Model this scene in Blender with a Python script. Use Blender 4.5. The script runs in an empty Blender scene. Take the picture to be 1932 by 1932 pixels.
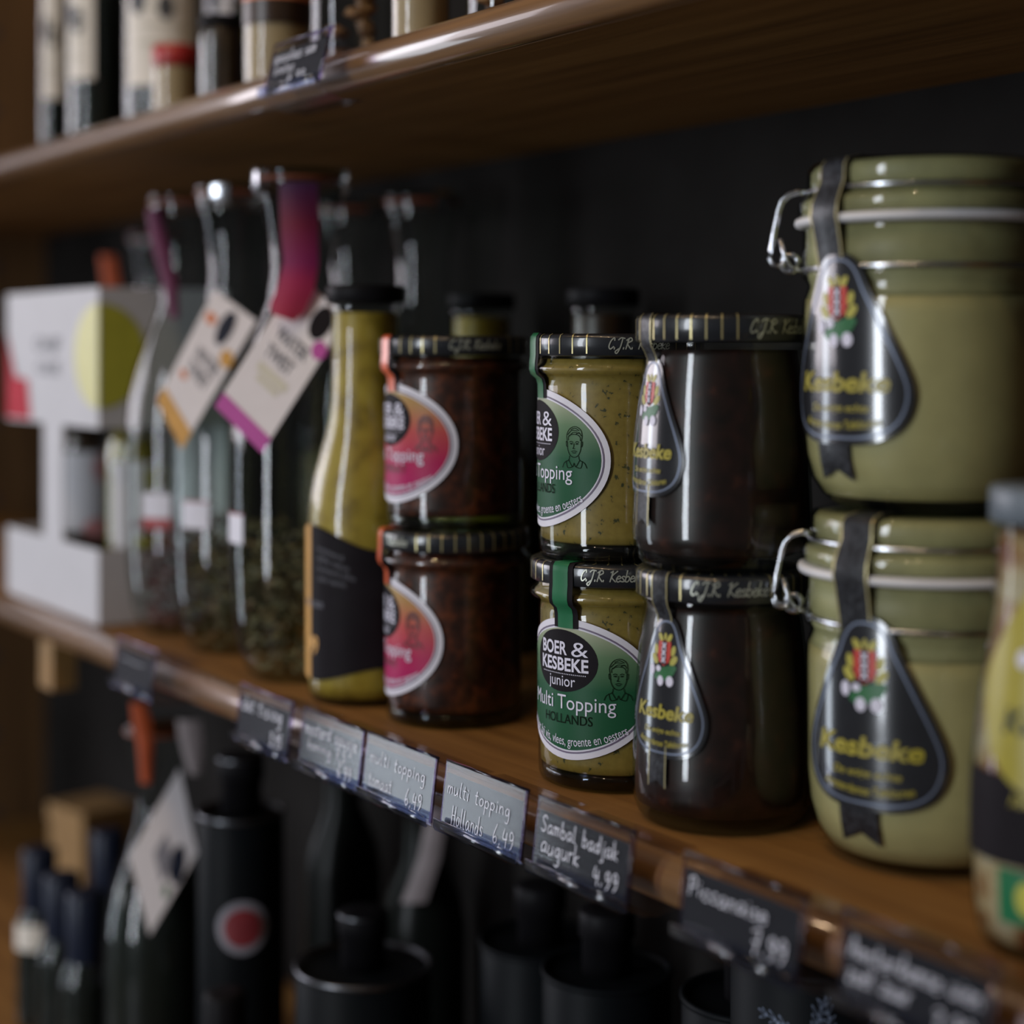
import bpy, bmesh, math, random
from mathutils import Vector, Matrix
random.seed(7)
PI = math.pi
R = math.radians
SC = bpy.context.scene
C = SC.collection

# ------------------------------------------------------------------ camera, world, lights, exposure
CAM = Vector((0.0, -0.4487, 0.21))
cd = bpy.data.cameras.new('camera'); cam = bpy.data.objects.new('camera', cd); C.objects.link(cam)
cam.location = CAM; cam.rotation_euler = (R(90), 0, R(56.575))
cd.lens = 61.49; cd.sensor_width = 36; cd.shift_y = -0.1589; cd.clip_start = 0.01
cd.dof.use_dof = True; cd.dof.focus_distance = 0.825; cd.dof.aperture_fstop = 3.3
SC.camera = cam

w = bpy.data.worlds.new('shop_air'); SC.world = w; w.use_nodes = True
bg = w.node_tree.nodes['Background']; bg.inputs[0].default_value = (0.80, 0.78, 0.80, 1); bg.inputs[1].default_value = 0.065

def area(name, loc, target, sx, sy, power, col):
    l = bpy.data.lights.new(name, 'AREA'); l.shape = 'RECTANGLE'; l.size = sx; l.size_y = sy
    l.energy = power; l.color = col
    o = bpy.data.objects.new(name, l); C.objects.link(o); o.location = loc
    o.rotation_euler = (Vector(target) - Vector(loc)).to_track_quat('-Z', 'Y').to_euler()
    return o
area('shop_window_light', (-0.35, -4.6, 0.75), (-0.6, 0, 0.1), 0.62, 3.4, 115, (0.86, 0.92, 1.0))
area('shop_door_light', (-3.95, -2.10, 0.15), (-0.68, 0, 0.0), 0.56, 2.4, 20, (0.80, 0.89, 1.0))
area('shop_front_light', (-4.00, -1.75, 0.72), (-0.9, 0, 0.1), 2.6, 1.15, 38, (0.97, 0.90, 0.97))
for i, p in enumerate([(-0.25, -0.95, 1.95), (0.25, -1.1, 1.95), (-1.25, -0.95, 1.95), (-0.75, -0.85, 1.95)]):
    l = bpy.data.lights.new('ceiling_spot_light', 'POINT'); l.energy = 10.0; l.color = (1.0, 0.70, 0.40); l.shadow_soft_size = 0.03
    o = bpy.data.objects.new('ceiling_spot_light', l); C.objects.link(o); o.location = p

SC.view_settings.view_transform = 'Standard'; SC.view_settings.look = 'None'
SC.view_settings.gamma = 1.0; SC.view_settings.use_curve_mapping = False
SC.view_settings.exposure = 0.14

# ------------------------------------------------------------------ materials
def s2l(c):
    return tuple(((v / 255) / 12.92 if v / 255 <= 0.04045 else ((v / 255 + 0.055) / 1.055) ** 2.4) for v in c)
def mat(name, col, rough=0.5, metal=0.0, spec=0.5, coat=0.0, var=0.0, vscale=60.0, bump=0.0, bscale=300.0, stretch=(1, 1, 1), ramp=None, sub=0.0):
    m = bpy.data.materials.new(name); m.use_nodes = True
    nt = m.node_tree; b = nt.nodes['Principled BSDF']
    b.inputs['Roughness'].default_value = rough; b.inputs['Metallic'].default_value = metal
    b.inputs['Specular IOR Level'].default_value = spec; b.inputs['Coat Weight'].default_value = coat
    b.inputs['Coat Roughness'].default_value = 0.05
    if sub:
        b.inputs['Subsurface Weight'].default_value = sub; b.inputs['Subsurface Radius'].default_value = (.006, .004, .002)
    b.inputs['Base Color'].default_value = (*col, 1)
    tc = nt.nodes.new('ShaderNodeTexCoord'); mp = nt.nodes.new('ShaderNodeMapping'); mp.inputs['Scale'].default_value = stretch
    nt.links.new(tc.outputs['Object'], mp.inputs[0])
    if ramp or var:
        n = nt.nodes.new('ShaderNodeTexNoise'); n.inputs['Scale'].default_value = vscale; n.inputs['Detail'].default_value = 5
        nt.links.new(mp.outputs[0], n.inputs[0])
        r = nt.nodes.new('ShaderNodeValToRGB')
        if ramp:
            while len(r.color_ramp.elements) < len(ramp): r.color_ramp.elements.new(0.5)
            for e, (p, c) in zip(r.color_ramp.elements, ramp): e.position = p; e.color = (*c, 1)
        else:
            r.color_ramp.elements[0].position = 0.3; r.color_ramp.elements[1].position = 0.7
            r.color_ramp.elements[0].color = (*[v * (1 - var) for v in col], 1)
            r.color_ramp.elements[1].color = (*[min(1, v * (1 + var)) for v in col], 1)
        nt.links.new(n.outputs[0], r.inputs[0]); nt.links.new(r.outputs[0], b.inputs['Base Color'])
    if bump:
        n2 = nt.nodes.new('ShaderNodeTexNoise'); n2.inputs['Scale'].default_value = bscale; n2.inputs['Detail'].default_value = 3
        nt.links.new(mp.outputs[0], n2.inputs[0])
        bp = nt.nodes.new('ShaderNodeBump'); bp.inputs['Strength'].default_value = bump; bp.inputs['Distance'].default_value = 0.001
        nt.links.new(n2.outputs[0], bp.inputs['Height']); nt.links.new(bp.outputs[0], b.inputs['Normal'])
    return m
def grad(name, stops, rough=0.45, coat=0.0, spec=0.5, axis=2):
    """printed colour gradient running along the label's own generated axis"""
    m = bpy.data.materials.new(name); m.use_nodes = True; nt = m.node_tree; b = nt.nodes['Principled BSDF']
    b.inputs['Roughness'].default_value = rough; b.inputs['Coat Weight'].default_value = coat; b.inputs['Specular IOR Level'].default_value = spec
    tc = nt.nodes.new('ShaderNodeTexCoord'); sp = nt.nodes.new('ShaderNodeSeparateXYZ'); r = nt.nodes.new('ShaderNodeValToRGB')
    nt.links.new(tc.outputs['Generated'], sp.inputs[0]); nt.links.new(sp.outputs[axis], r.inputs[0]); nt.links.new(r.outputs[0], b.inputs['Base Color'])
    while len(r.color_ramp.elements) < len(stops): r.color_ramp.elements.new(0.5)
    for e, (p, c) in zip(r.color_ramp.elements, stops): e.position = p; e.color = (*c, 1)
    return m
def glass(name, tint=(0.93, 0.96, 0.94), edge=(0.35, 0.4, 0.37), rough=0.05, ior=1.5, stretch=(45, 45, 45), bstr=.06):
    """sheet glass: Fresnel reflection over a clear body that darkens where more of it is looked through"""
    m = bpy.data.materials.new(name); m.use_nodes = True; nt = m.node_tree; nt.nodes.clear()
    out = nt.nodes.new('ShaderNodeOutputMaterial'); mix = nt.nodes.new('ShaderNodeMixShader')
    tr = nt.nodes.new('ShaderNodeBsdfTransparent'); gl = nt.nodes.new('ShaderNodeBsdfGlossy'); gl.inputs['Roughness'].default_value = rough
    fr = nt.nodes.new('ShaderNodeFresnel'); fr.inputs['IOR'].default_value = ior
    lw = nt.nodes.new('ShaderNodeLayerWeight'); lw.inputs['Blend'].default_value = 0.35
    r = nt.nodes.new('ShaderNodeValToRGB'); r.color_ramp.elements[0].color = (*tint, 1); r.color_ramp.elements[1].color = (*edge, 1)
    r.color_ramp.elements[0].position = 0.35; r.color_ramp.elements[1].position = 1.0
    ge = nt.nodes.new('ShaderNodeNewGeometry'); su = nt.nodes.new('ShaderNodeMath'); su.operation = 'SUBTRACT'; su.inputs[0].default_value = 1.0
    mu = nt.nodes.new('ShaderNodeMath'); mu.operation = 'MULTIPLY'
    L = nt.links.new
    L(lw.outputs['Facing'], r.inputs[0]); L(r.outputs[0], tr.inputs[0])
    L(ge.outputs['Backfacing'], su.inputs[1]); L(fr.outputs[0], mu.inputs[0]); L(su.outputs[0], mu.inputs[1])
    n = nt.nodes.new('ShaderNodeTexNoise'); n.inputs['Scale'].default_value = 1; tc = nt.nodes.new('ShaderNodeTexCoord'); mp = nt.nodes.new('ShaderNodeMapping'); mp.inputs['Scale'].default_value = stretch; L(tc.outputs['Object'], mp.inputs[0]); L(mp.outputs[0], n.inputs[0])
    bp = nt.nodes.new('ShaderNodeBump'); bp.inputs['Strength'].default_value = bstr; bp.inputs['Distance'].default_value = 0.002 if stretch[1] < 100 else 0.0004
    L(n.outputs[0], bp.inputs['Height']); L(bp.outputs[0], gl.inputs['Normal'])
    L(mu.outputs[0], mix.inputs[0]); L(tr.outputs[0], mix.inputs[1]); L(gl.outputs[0], mix.inputs[2]); L(mix.outputs[0], out.inputs[0])
    return m

M = {}
M['wood'] = mat('oiled_wood', (.2, .1, .04), 0.6, spec=.2, vscale=3.0, stretch=(1.5, 26, 26),
    ramp=[(.25, (.14, .062, .016)), (.48, (.235, .112, .030)), (.7, (.31, .155, .044))], bump=0.12, bscale=7)
M['wood_nose'] = mat('varnished_wood', (.2, .1, .04), 0.34, spec=.55, coat=.8, vscale=3.0, stretch=(2, 40, 40),
    ramp=[(.25, (.095, .043, .016)), (.5, (.170, .083, .030)), (.72, (.25, .125, .046))], bump=0.07, bscale=14)
M['wood_dark'] = mat('dark_stained_wood', (.05, .03, .015), 0.55, vscale=3, stretch=(26, 26, 1.5),
    ramp=[(.3, (.085, .042, .015)), (.7, (.16, .082, .03))])
M['back'] = mat('dark_back_board', (.017, .0155, .0145), 0.9, spec=.02, var=.3, vscale=8)
M['hole'] = mat('peg_hole_shadow', (.05, .045, .05), 0.5, var=.1)
M['floor'] = mat('dark_floor', (.07, .055, .04), 0.6, var=.3, vscale=4)
M['glass'] = glass('jar_glass')
M['glass_green'] = glass('thick_jar_glass', (.72, .80, .62), (.20, .25, .15))
M['glass_bottle'] = glass('bottle_glass', (.90, .94, .92), (.22, .27, .26))
M['plastic'] = glass('clear_plastic', (.985, .98, .995), (.90, .88, .96), rough=.10, ior=1.45, stretch=(3, 700, 700), bstr=.4)
M['plastic_lip'] = glass('plastic_lip', (.74, .78, .88), (.52, .57, .72), rough=.12)
M['plastic_edge'] = glass('plastic_edge', (.66, .60, .78), (.45, .40, .62), rough=.08)
M['steel'] = mat('steel_wire', (.62, .64, .68), 0.22, 1.0, var=.06, vscale=200)
M['white_gasket'] = mat('white_rubber_gasket', (.62, .60, .60), .45, var=.05)
M['orange_rubber'] = mat('orange_rubber_ring', (.17, .04, .015), .4, var=.1)
M['lid_black'] = mat('black_lacquered_lid', (.013, .015, .019), .28, spec=.6, coat=.4, var=.15, vscale=30)
M['gold'] = mat('gold_print', (.46, .40, .20), .35, .6, var=.1)
M['silver'] = mat('silver_print', (.42, .43, .36), .35, .5, var=.1)
M['green_paste'] = mat('green_herb_paste', (.22, .16, .03), .45, vscale=300,
    ramp=[(.0, (.03, .035, .012)), (.325, (.04, .04, .013)), (.375, (.195, .130, .024)), (.7, (.235, .160, .032))], spec=.3)
M['red_paste'] = mat('dark_red_paste', (.08, .02, .01), .4, vscale=150,
    ramp=[(.3, (.016, .005, .003)), (.5, (.042, .011, .005)), (.70, (.11, .026, .008))], spec=.3)
M['brown_sauce'] = mat('dark_brown_sauce', (.02, .008, .005), .35, vscale=110,
    ramp=[(.3, (.006, .003, .002)), (.6, (.018, .006, .004)), (.75, (.045, .013, .007))], spec=.3)
M['cream'] = mat('cream_mustard_sauce', (.36, .31, .14), .45, var=.08, vscale=60, spec=.3)
M['cream_film'] = mat('cream_film_on_glass', (.27, .245, .115), .5, var=.3, vscale=35, spec=.3)
M['mustard'] = mat('yellow_mustard_sauce', (.30, .21, .03), .4, vscale=70,
    ramp=[(.3, (.17, .11, .014)), (.5, (.31, .215, .026)), (.7, (.37, .27, .04))], spec=.3)
M['pickles'] = mat('mixed_pickles', (.3, .2, .1), .45, vscale=75,
    ramp=[(.36, (.10, .018, .01)), (.45, (.18, .07, .02)), (.55, (.30, .22, .11)), (.68, (.36, .30, .19))], spec=.3)
M['lab_green'] = grad('green_label_print', [(0, (.010, .072, .030)), (.5, (.014, .082, .036)), (.78, (.11, .19, .10)), (1.0, (.34, .36, .25))], spec=.18)
M['lab_pink'] = grad('pink_label_print', [(0, (.34, .008, .10)), (.33, (.36, .012, .075)), (.62, (.42, .065, .06)), (.85, (.36, .19, .07)), (1, (.34, .24, .08))], spec=.18)
M['paper'] = mat('white_label_paper', (.62, .60, .66), .5, var=.03, vscale=200)
M['paper_cream'] = mat('cream_label_paper', (.72, .66, .58), .6, var=.07, vscale=40)
M['card_white'] = mat('white_cardboard', (.52, .51, .53), .6, spec=.2, var=.03, vscale=40)
M['ink'] = mat('black_ink', (.012, .010, .012), .55, spec=.06, var=.1)
M['ink_soft'] = mat('grey_ink', (.10, .10, .12), .6, var=.1)
M['ink_purple'] = mat('purple_grey_ink', (.13, .10, .16), .5, var=.1)
M['ink_darkgreen'] = mat('dark_green_ink', (.005, .012, .006), .6, spec=.05, var=.1)
M['ink_olive'] = mat('dark_olive_ink', (.022, .030, .012), .5, var=.1)
M['ink_brown'] = mat('dark_red_ink', (.09, .02, .02), .5, var=.1)
M['white_print'] = mat('white_print', (.60, .58, .68), .45, var=.03)
M['label_black'] = mat('glossy_black_label', (.013, .014, .017), .20, spec=.7, coat=.8, var=.1, vscale=100)
M['strap_black'] = mat('patterned_black_strap', (.02, .02, .024), .4, spec=.3, coat=.08, vscale=420, ramp=[(.45, (.010, .010, .012)), (.6, (.03, .032, .037))], bump=.2, bscale=500)
M['yellow_print'] = mat('yellow_print', (.31, .26, .02), .4, var=.08)
M['leaf_gold'] = mat('golden_leaf_print', (.38, .34, .05), .4, var=.1)
M['red_print'] = mat('red_print', (.46, .035, .02), .4, var=.06)
M['green_print'] = mat('green_gherkin_print', (.008, .11, .025), .4, var=.15, vscale=200)
M['strap_green'] = mat('green_paper_strap', (.012, .13, .05), .35, var=.1, coat=.3)
M['strap_orange'] = mat('orange_paper_strap', (.60, .10, .03), .35, var=.1, coat=.3)
M['chalkboard'] = mat('chalkboard_card', (.010, .011, .014), .55, spec=.08, var=.2, vscale=2.5, stretch=(4, 250, 250))
M['chalk'] = mat('chalk_marker', (.70, .70, .78), .7, var=.15, vscale=600)
M['navy'] = mat('navy_cap', (.010, .014, .030), .4, spec=.25, var=.1)
M['dark_tin'] = mat('dark_grey_tin', (.005, .006, .007), .5, .0, spec=.07, var=.15, vscale=20)
M['dark_glass'] = mat('dark_bottle_glass', (.006, .007, .006), .3, spec=.12, var=.2, vscale=20)
M['tin_rim'] = mat('tin_rim_metal', (.16, .165, .18), .35, 1.0, var=.1)
M['herb'] = mat('dried_herbs', (.1, .08, .04), .8, vscale=90, ramp=[(.35, (.03, .032, .012)), (.5, (.10, .085, .03)), (.65, (.17, .11, .05)), (.75, (.12, .03, .02))])
M['herb_red'] = mat('dried_red_petals', (.1, .02, .02), .8, vscale=90, ramp=[(.35, (.03, .008, .006)), (.6, (.13, .02, .018)), (.75, (.12, .07, .03))])
M['red_band'] = mat('red_label_band', (.30, .025, .025), .5, var=.1)
M['magenta'] = mat('magenta_print', (.42, .045, .29), .45, var=.06)
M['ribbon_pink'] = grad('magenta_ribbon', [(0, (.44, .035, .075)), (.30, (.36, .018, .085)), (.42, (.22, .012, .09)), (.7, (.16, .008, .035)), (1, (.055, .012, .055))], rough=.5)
M['ribbon_purple'] = mat('purple_ribbon', (.16, .035, .09), .55, var=.15)
M['ribbon_orange'] = mat('orange_ribbon', (.50, .085, .02), .55, var=.12)
M['ochre'] = mat('ochre_print', (.55, .28, .05), .5, var=.08)
M['orange_print'] = mat('orange_print', (.60, .20, .09), .5, var=.06)
M['tag_paper'] = mat('white_tag_paper', (.68, .63, .64), .6, var=.03, vscale=80)
M['tag_tint'] = mat('pale_beige_print', (.56, .52, .42), .6, var=.03)
M['lime'] = mat('lime_yellow_print', (.42, .40, .04), .5, var=.08)
M['lime_pale'] = mat('pale_yellow_print', (.56, .53, .20), .5, var=.06)
M['crimson'] = mat('crimson_print', (.42, .012, .03), .6, spec=.08, var=.08)
M['rose'] = mat('rose_print', (.58, .25, .25), .5, var=.08)
M['oil'] = mat('golden_oil', (.20, .16, .015), .15, var=.1, vscale=15)
M['dark_oil'] = mat('dark_olive_oil', (.010, .012, .010), .25, spec=.2, var=.2, vscale=15)
M['cap_dark'] = mat('dark_screw_cap', (.008, .0075, .0085), .5, spec=.08, var=.1)
M['cap_red'] = mat('red_screw_cap', (.38, .025, .022), .4, var=.08)
M['honey'] = mat('dark_preserve_and_shade', (.035, .018, .009), .35, var=.4, vscale=40)  # preserve colour; also stands for shade in one back-row sauce bottle
M['tan_paste'] = mat('tan_paste', (.36, .25, .13), .5, var=.1, vscale=30)
M['cookie'] = mat('brown_biscuit', (.26, .11, .035), .7, vscale=60, ramp=[(.35, (.06, .022, .01)), (.55, (.22, .10, .03)), (.7, (.34, .19, .07))])
M['kraft'] = mat('kraft_brown', (.26, .14, .04), .7, var=.12, vscale=30)
M['stopper'] = mat('pale_stopper', (.30, .25, .25), .6, var=.12)
M['label_red'] = mat('dark_red_round_label', (.20, .022, .028), .5, var=.1)
M['label_grey'] = mat('grey_label_rim', (.22, .21, .24), .5, var=.05)
M['silver_line'] = mat('silver_blue_print', (.15, .18, .25), .4, .3, var=.1)
M['cap_grey'] = mat('blue_grey_cap', (.10, .12, .14), .4, var=.1)

# ------------------------------------------------------------------ mesh helpers
def link(name, verts, faces, m, parent=None, smooth=True, label=None, stuff=False, mats=None, midx=None, fix=False):
    me = bpy.data.meshes.new(name); me.from_pydata(verts, [], faces)
    if fix:
        bm_ = bmesh.new(); bm_.from_mesh(me); bmesh.ops.recalc_face_normals(bm_, faces=bm_.faces); bm_.to_mesh(me); bm_.free()
    me.update()
    if mats:
        for x in mats: me.materials.append(x)
        for p, i in zip(me.polygons, midx): p.material_index = i
    else: me.materials.append(m)
    if smooth:
        for p in me.polygons: p.use_smooth = True
    o = bpy.data.objects.new(name, me); C.objects.link(o)
    if parent: o.parent = parent
    if label: o['label'] = label
    if stuff: o['kind'] = 'stuff'
    return o
def thing(name, label, cat, loc=(0, 0, 0), rz=0.0, group=None):
    o = bpy.data.objects.new(name, None); C.objects.link(o); o.empty_display_size = .02
    o.location = loc; o.rotation_euler = (0, 0, rz); o['label'] = label; o['category'] = cat
    if group: o['group'] = group
    return o
def copy_tree(o, parent=None):
    c = o.copy(); C.objects.link(c)
    if parent: c.parent = parent
    for ch in list(o.children): copy_tree(ch, c)
    return c
def face_cam(x, y):
    return math.atan2(CAM.y - y, CAM.x - x) + PI / 2
class G:
    """collects geometry of one part"""
    def __init__(s): s.v = []; s.f = []; s.fix = False
    def add(s, v, f):
        n = len(s.v); s.v += [tuple(p) for p in v]; s.f += [tuple(i + n for i in q) for q in f]; return s
    def lathe(s, prof, n=56, cx=0, cy=0, cap0=True, cap1=True):
        v = []; f = []
        for r, z in prof:
            for k in range(n):
                a = 2 * PI * k / n; v.append((cx + r * math.cos(a), cy + r * math.sin(a), z))
        for i in range(len(prof) - 1):
            for k in range(n):
                k2 = (k + 1) % n; f.append((i * n + k, i * n + k2, (i + 1) * n + k2, (i + 1) * n + k))
        if cap0: f.append(tuple(range(n - 1, -1, -1)))
        if cap1: f.append(tuple((len(prof) - 1) * n + k for k in range(n)))
        return s.add(v, f)
    def box(s, x0, x1, y0, y1, z0, z1):
        v = [(x, y, z) for z in (z0, z1) for y in (y0, y1) for x in (x0, x1)]
        return s.add(v, [(0, 2, 3, 1), (4, 5, 7, 6), (0, 1, 5, 4), (2, 6, 7, 3), (0, 4, 6, 2), (1, 3, 7, 5)])
    def prism_x(s, prof, x0, x1):
        s.fix = True
        n = len(prof); v = [(x0, y, z) for y, z in prof] + [(x1, y, z) for y, z in prof]
        f = [(i, (i + 1) % n, n + (i + 1) % n, n + i) for i in range(n)] + [tuple(range(n - 1, -1, -1)), tuple(range(n, 2 * n))]
        return s.add(v, f)
    def tube(s, pts, r, n=8, closed=False):
        P = [Vector(p) for p in pts]; v = []; f = []; m = len(P)
        up = Vector((0, 0, 1))
        for i, p in enumerate(P):
            t = (P[(i + 1) % m] - P[i - 1]) if closed else (P[min(i + 1, m - 1)] - P[max(i - 1, 0)])
            t.normalize()
            a = t.cross(up)
            if a.length < 1e-3: a = t.cross(Vector((1, 0, 0)))
            a.normalize(); b = t.cross(a)
            for k in range(n):
                q = 2 * PI * k / n; v.append(p + a * r * math.cos(q) + b * r * math.sin(q))
        for i in range(m if closed else m - 1):
            j = (i + 1) % m
            for k in range(n): f.append((i * n + k, i * n + (k + 1) % n, j * n + (k + 1) % n, j * n + k))
        if not closed: f += [tuple(range(n - 1, -1, -1)), tuple((m - 1) * n + k for k in range(n))]
        return s.add(v, f)
    def flat(s, v2, faces, mp):
        return s.add([mp(x, y) for x, y in v2], faces)
    def disc(s, outline, mp, K=7, c=None):
        n = len(outline)
        if c is None: c = (sum(p[0] for p in outline) / n, sum(p[1] for p in outline) / n)
        v = [c]; f = []
        for k in range(1, K + 1):
            t = k / K; v += [(c[0] + (x - c[0]) * t, c[1] + (y - c[1]) * t) for x, y in outline]
        for i in range(n): f.append((0, 1 + i, 1 + (i + 1) % n))
        for k in range(K - 1):
            for i in range(n):
                a = 1 + k * n; b = a + n; j = (i + 1) % n; f.append((a + i, b + i, b + j, a + j))
        return s.flat(v, f, mp)
    def ring(s, o1, o2, mp):
        n = len(o1); return s.flat(list(o1) + list(o2), [(i, n + i, n + (i + 1) % n, (i + 1) % n) for i in range(n)], mp)
    def rect(s, x0, x1, y0, y1, mp, nx=8, ny=4):
        v = [(x0 + (x1 - x0) * i / nx, y0 + (y1 - y0) * j / ny) for j in range(ny + 1) for i in range(nx + 1)]
        f = [(j * (nx + 1) + i, j * (nx + 1) + i + 1, (j + 1) * (nx + 1) + i + 1, (j + 1) * (nx + 1) + i) for j in range(ny) for i in range(nx)]
        return s.flat(v, f, mp)
    def stroke(s, pts, wd, mp, smooth=True):
        P = [Vector((x, y)) for x, y in pts]
        if smooth and len(P) > 2:
            Q = []
            for i in range(len(P) - 1):
                p0, p1, p2, p3 = P[max(i - 1, 0)], P[i], P[i + 1], P[min(i + 2, len(P) - 1)]
                for k in range(5):
                    t = k / 5
                    Q.append(0.5 * ((2 * p1) + (p2 - p0) * t + (2 * p0 - 5 * p1 + 4 * p2 - p3) * t * t + (3 * p1 - p0 - 3 * p2 + p3) * t ** 3))
            P = Q + [P[-1]]
        if len(P) == 1 or (P[0] - P[-1]).length < wd * .2 and len(P) < 3: P = [P[0], P[0] + Vector((0, wd))]
        v = []; f = []
        for i, p in enumerate(P):
            t = P[min(i + 1, len(P) - 1)] - P[max(i - 1, 0)]
            if t.length < 1e-9: t = Vector((0, 1))
            t.normalize(); nn = Vector((-t.y, t.x)) * wd / 2
            e = t * wd * .35 * (-1 if i == 0 else 1 if i == len(P) - 1 else 0)
            v += [tuple(p + e + nn), tuple(p + e - nn)]
        for i in range(len(P) - 1): f.append((2 * i, 2 * i + 1, 2 * i + 3, 2 * i + 2))
        return s.flat(v, f, mp)
    def build(s, name, m, parent=None, smooth=True, label=None, stuff=False):
        return link(name, s.v, s.f, m, parent, smooth, label, stuff, fix=s.fix)

def ell(cx, cy, rx, ry, n=40, rot=0.0, pw=1.0):
    o = []
    for k in range(n):
        a = 2 * PI * k / n; c, q = math.cos(a), math.sin(a)
        x = rx * math.copysign(abs(c) ** pw, c); y = ry * math.copysign(abs(q) ** pw, q)
        o.append((cx + x * math.cos(rot) - y * math.sin(rot), cy + x * math.sin(rot) + y * math.cos(rot)))
    return o
def scale_o(o, k, c=(0, 0)): return [(c[0] + (x - c[0]) * k, c[1] + (y - c[1]) * k) for x, y in o]
def inset(o, d):
    n = len(o); r = []
    for i in range(n):
        a, b = Vector(o[i - 1]), Vector(o[(i + 1) % n]); t = (b - a).normalized(); nn = Vector((-t.y, t.x))
        r.append((o[i][0] + nn.x * d, o[i][1] + nn.y * d))
    return r
def cyl(Rf, phi0, off=0.0):
    """label coordinates (metres along the curve, height) -> jar surface; phi 0 is the jar's front"""
    def mp(s, z):
        r = (Rf(z) if callable(Rf) else Rf) + off
        a = phi0 + s / (Rf(0.05) if callable(Rf) else Rf)
        return (r * math.sin(a), -r * math.cos(a), z)
    return mp
def rfun(prof):
    def f(z):
        for (r0, z0), (r1, z1) in zip(prof, prof[1:]):
            if z0 <= z <= z1 and z1 > z0: return r0 + (r1 - r0) * (z - z0) / (z1 - z0)
        return prof[-1][0] if z > prof[-1][1] else prof[0][0]
    return f
_tc = {}
def text2d(txt, shear=0.0, bold=0.0):
    k = (txt, shear, bold)
    if k not in _tc:
        cu = bpy.data.curves.new('lettering', 'FONT'); cu.body = txt; cu.shear = shear; cu.offset = bold; cu.resolution_u = 4; cu.size = 1
        o = bpy.data.objects.new('lettering', cu); C.objects.link(o)
        dg = bpy.context.evaluated_depsgraph_get(); me = o.evaluated_get(dg).to_mesh()
        v = [(p.co.x, p.co.y) for p in me.vertices]; f = [tuple(p.vertices) for p in me.polygons]
        o.evaluated_get(dg).to_mesh_clear(); bpy.data.objects.remove(o); bpy.data.curves.remove(cu)
        _tc[k] = (v, f)
    return _tc[k]
def add_text(g, txt, cx, cy, wd, h, mp, shear=0.0, bold=0.0, slope=0.0, arc=None):
    """text fitted to width wd and cap height h, centred on cx, baseline cy"""
    v, f = text2d(txt, shear, bold)
    x0 = min(p[0] for p in v); x1 = max(p[0] for p in v); kx = wd / (x1 - x0); ky = h / 0.69
    q = []
    for x, y in v:
        X = (x - (x0 + x1) / 2) * kx; Y = y * ky
        if arc:
            a = X / arc; q.append((cx + (arc - Y) * math.sin(a), cy + arc - (arc - Y) * math.cos(a)))
        else: q.append((cx + X, cy + Y + slope * X))
    g.flat(q, f, mp)

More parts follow.
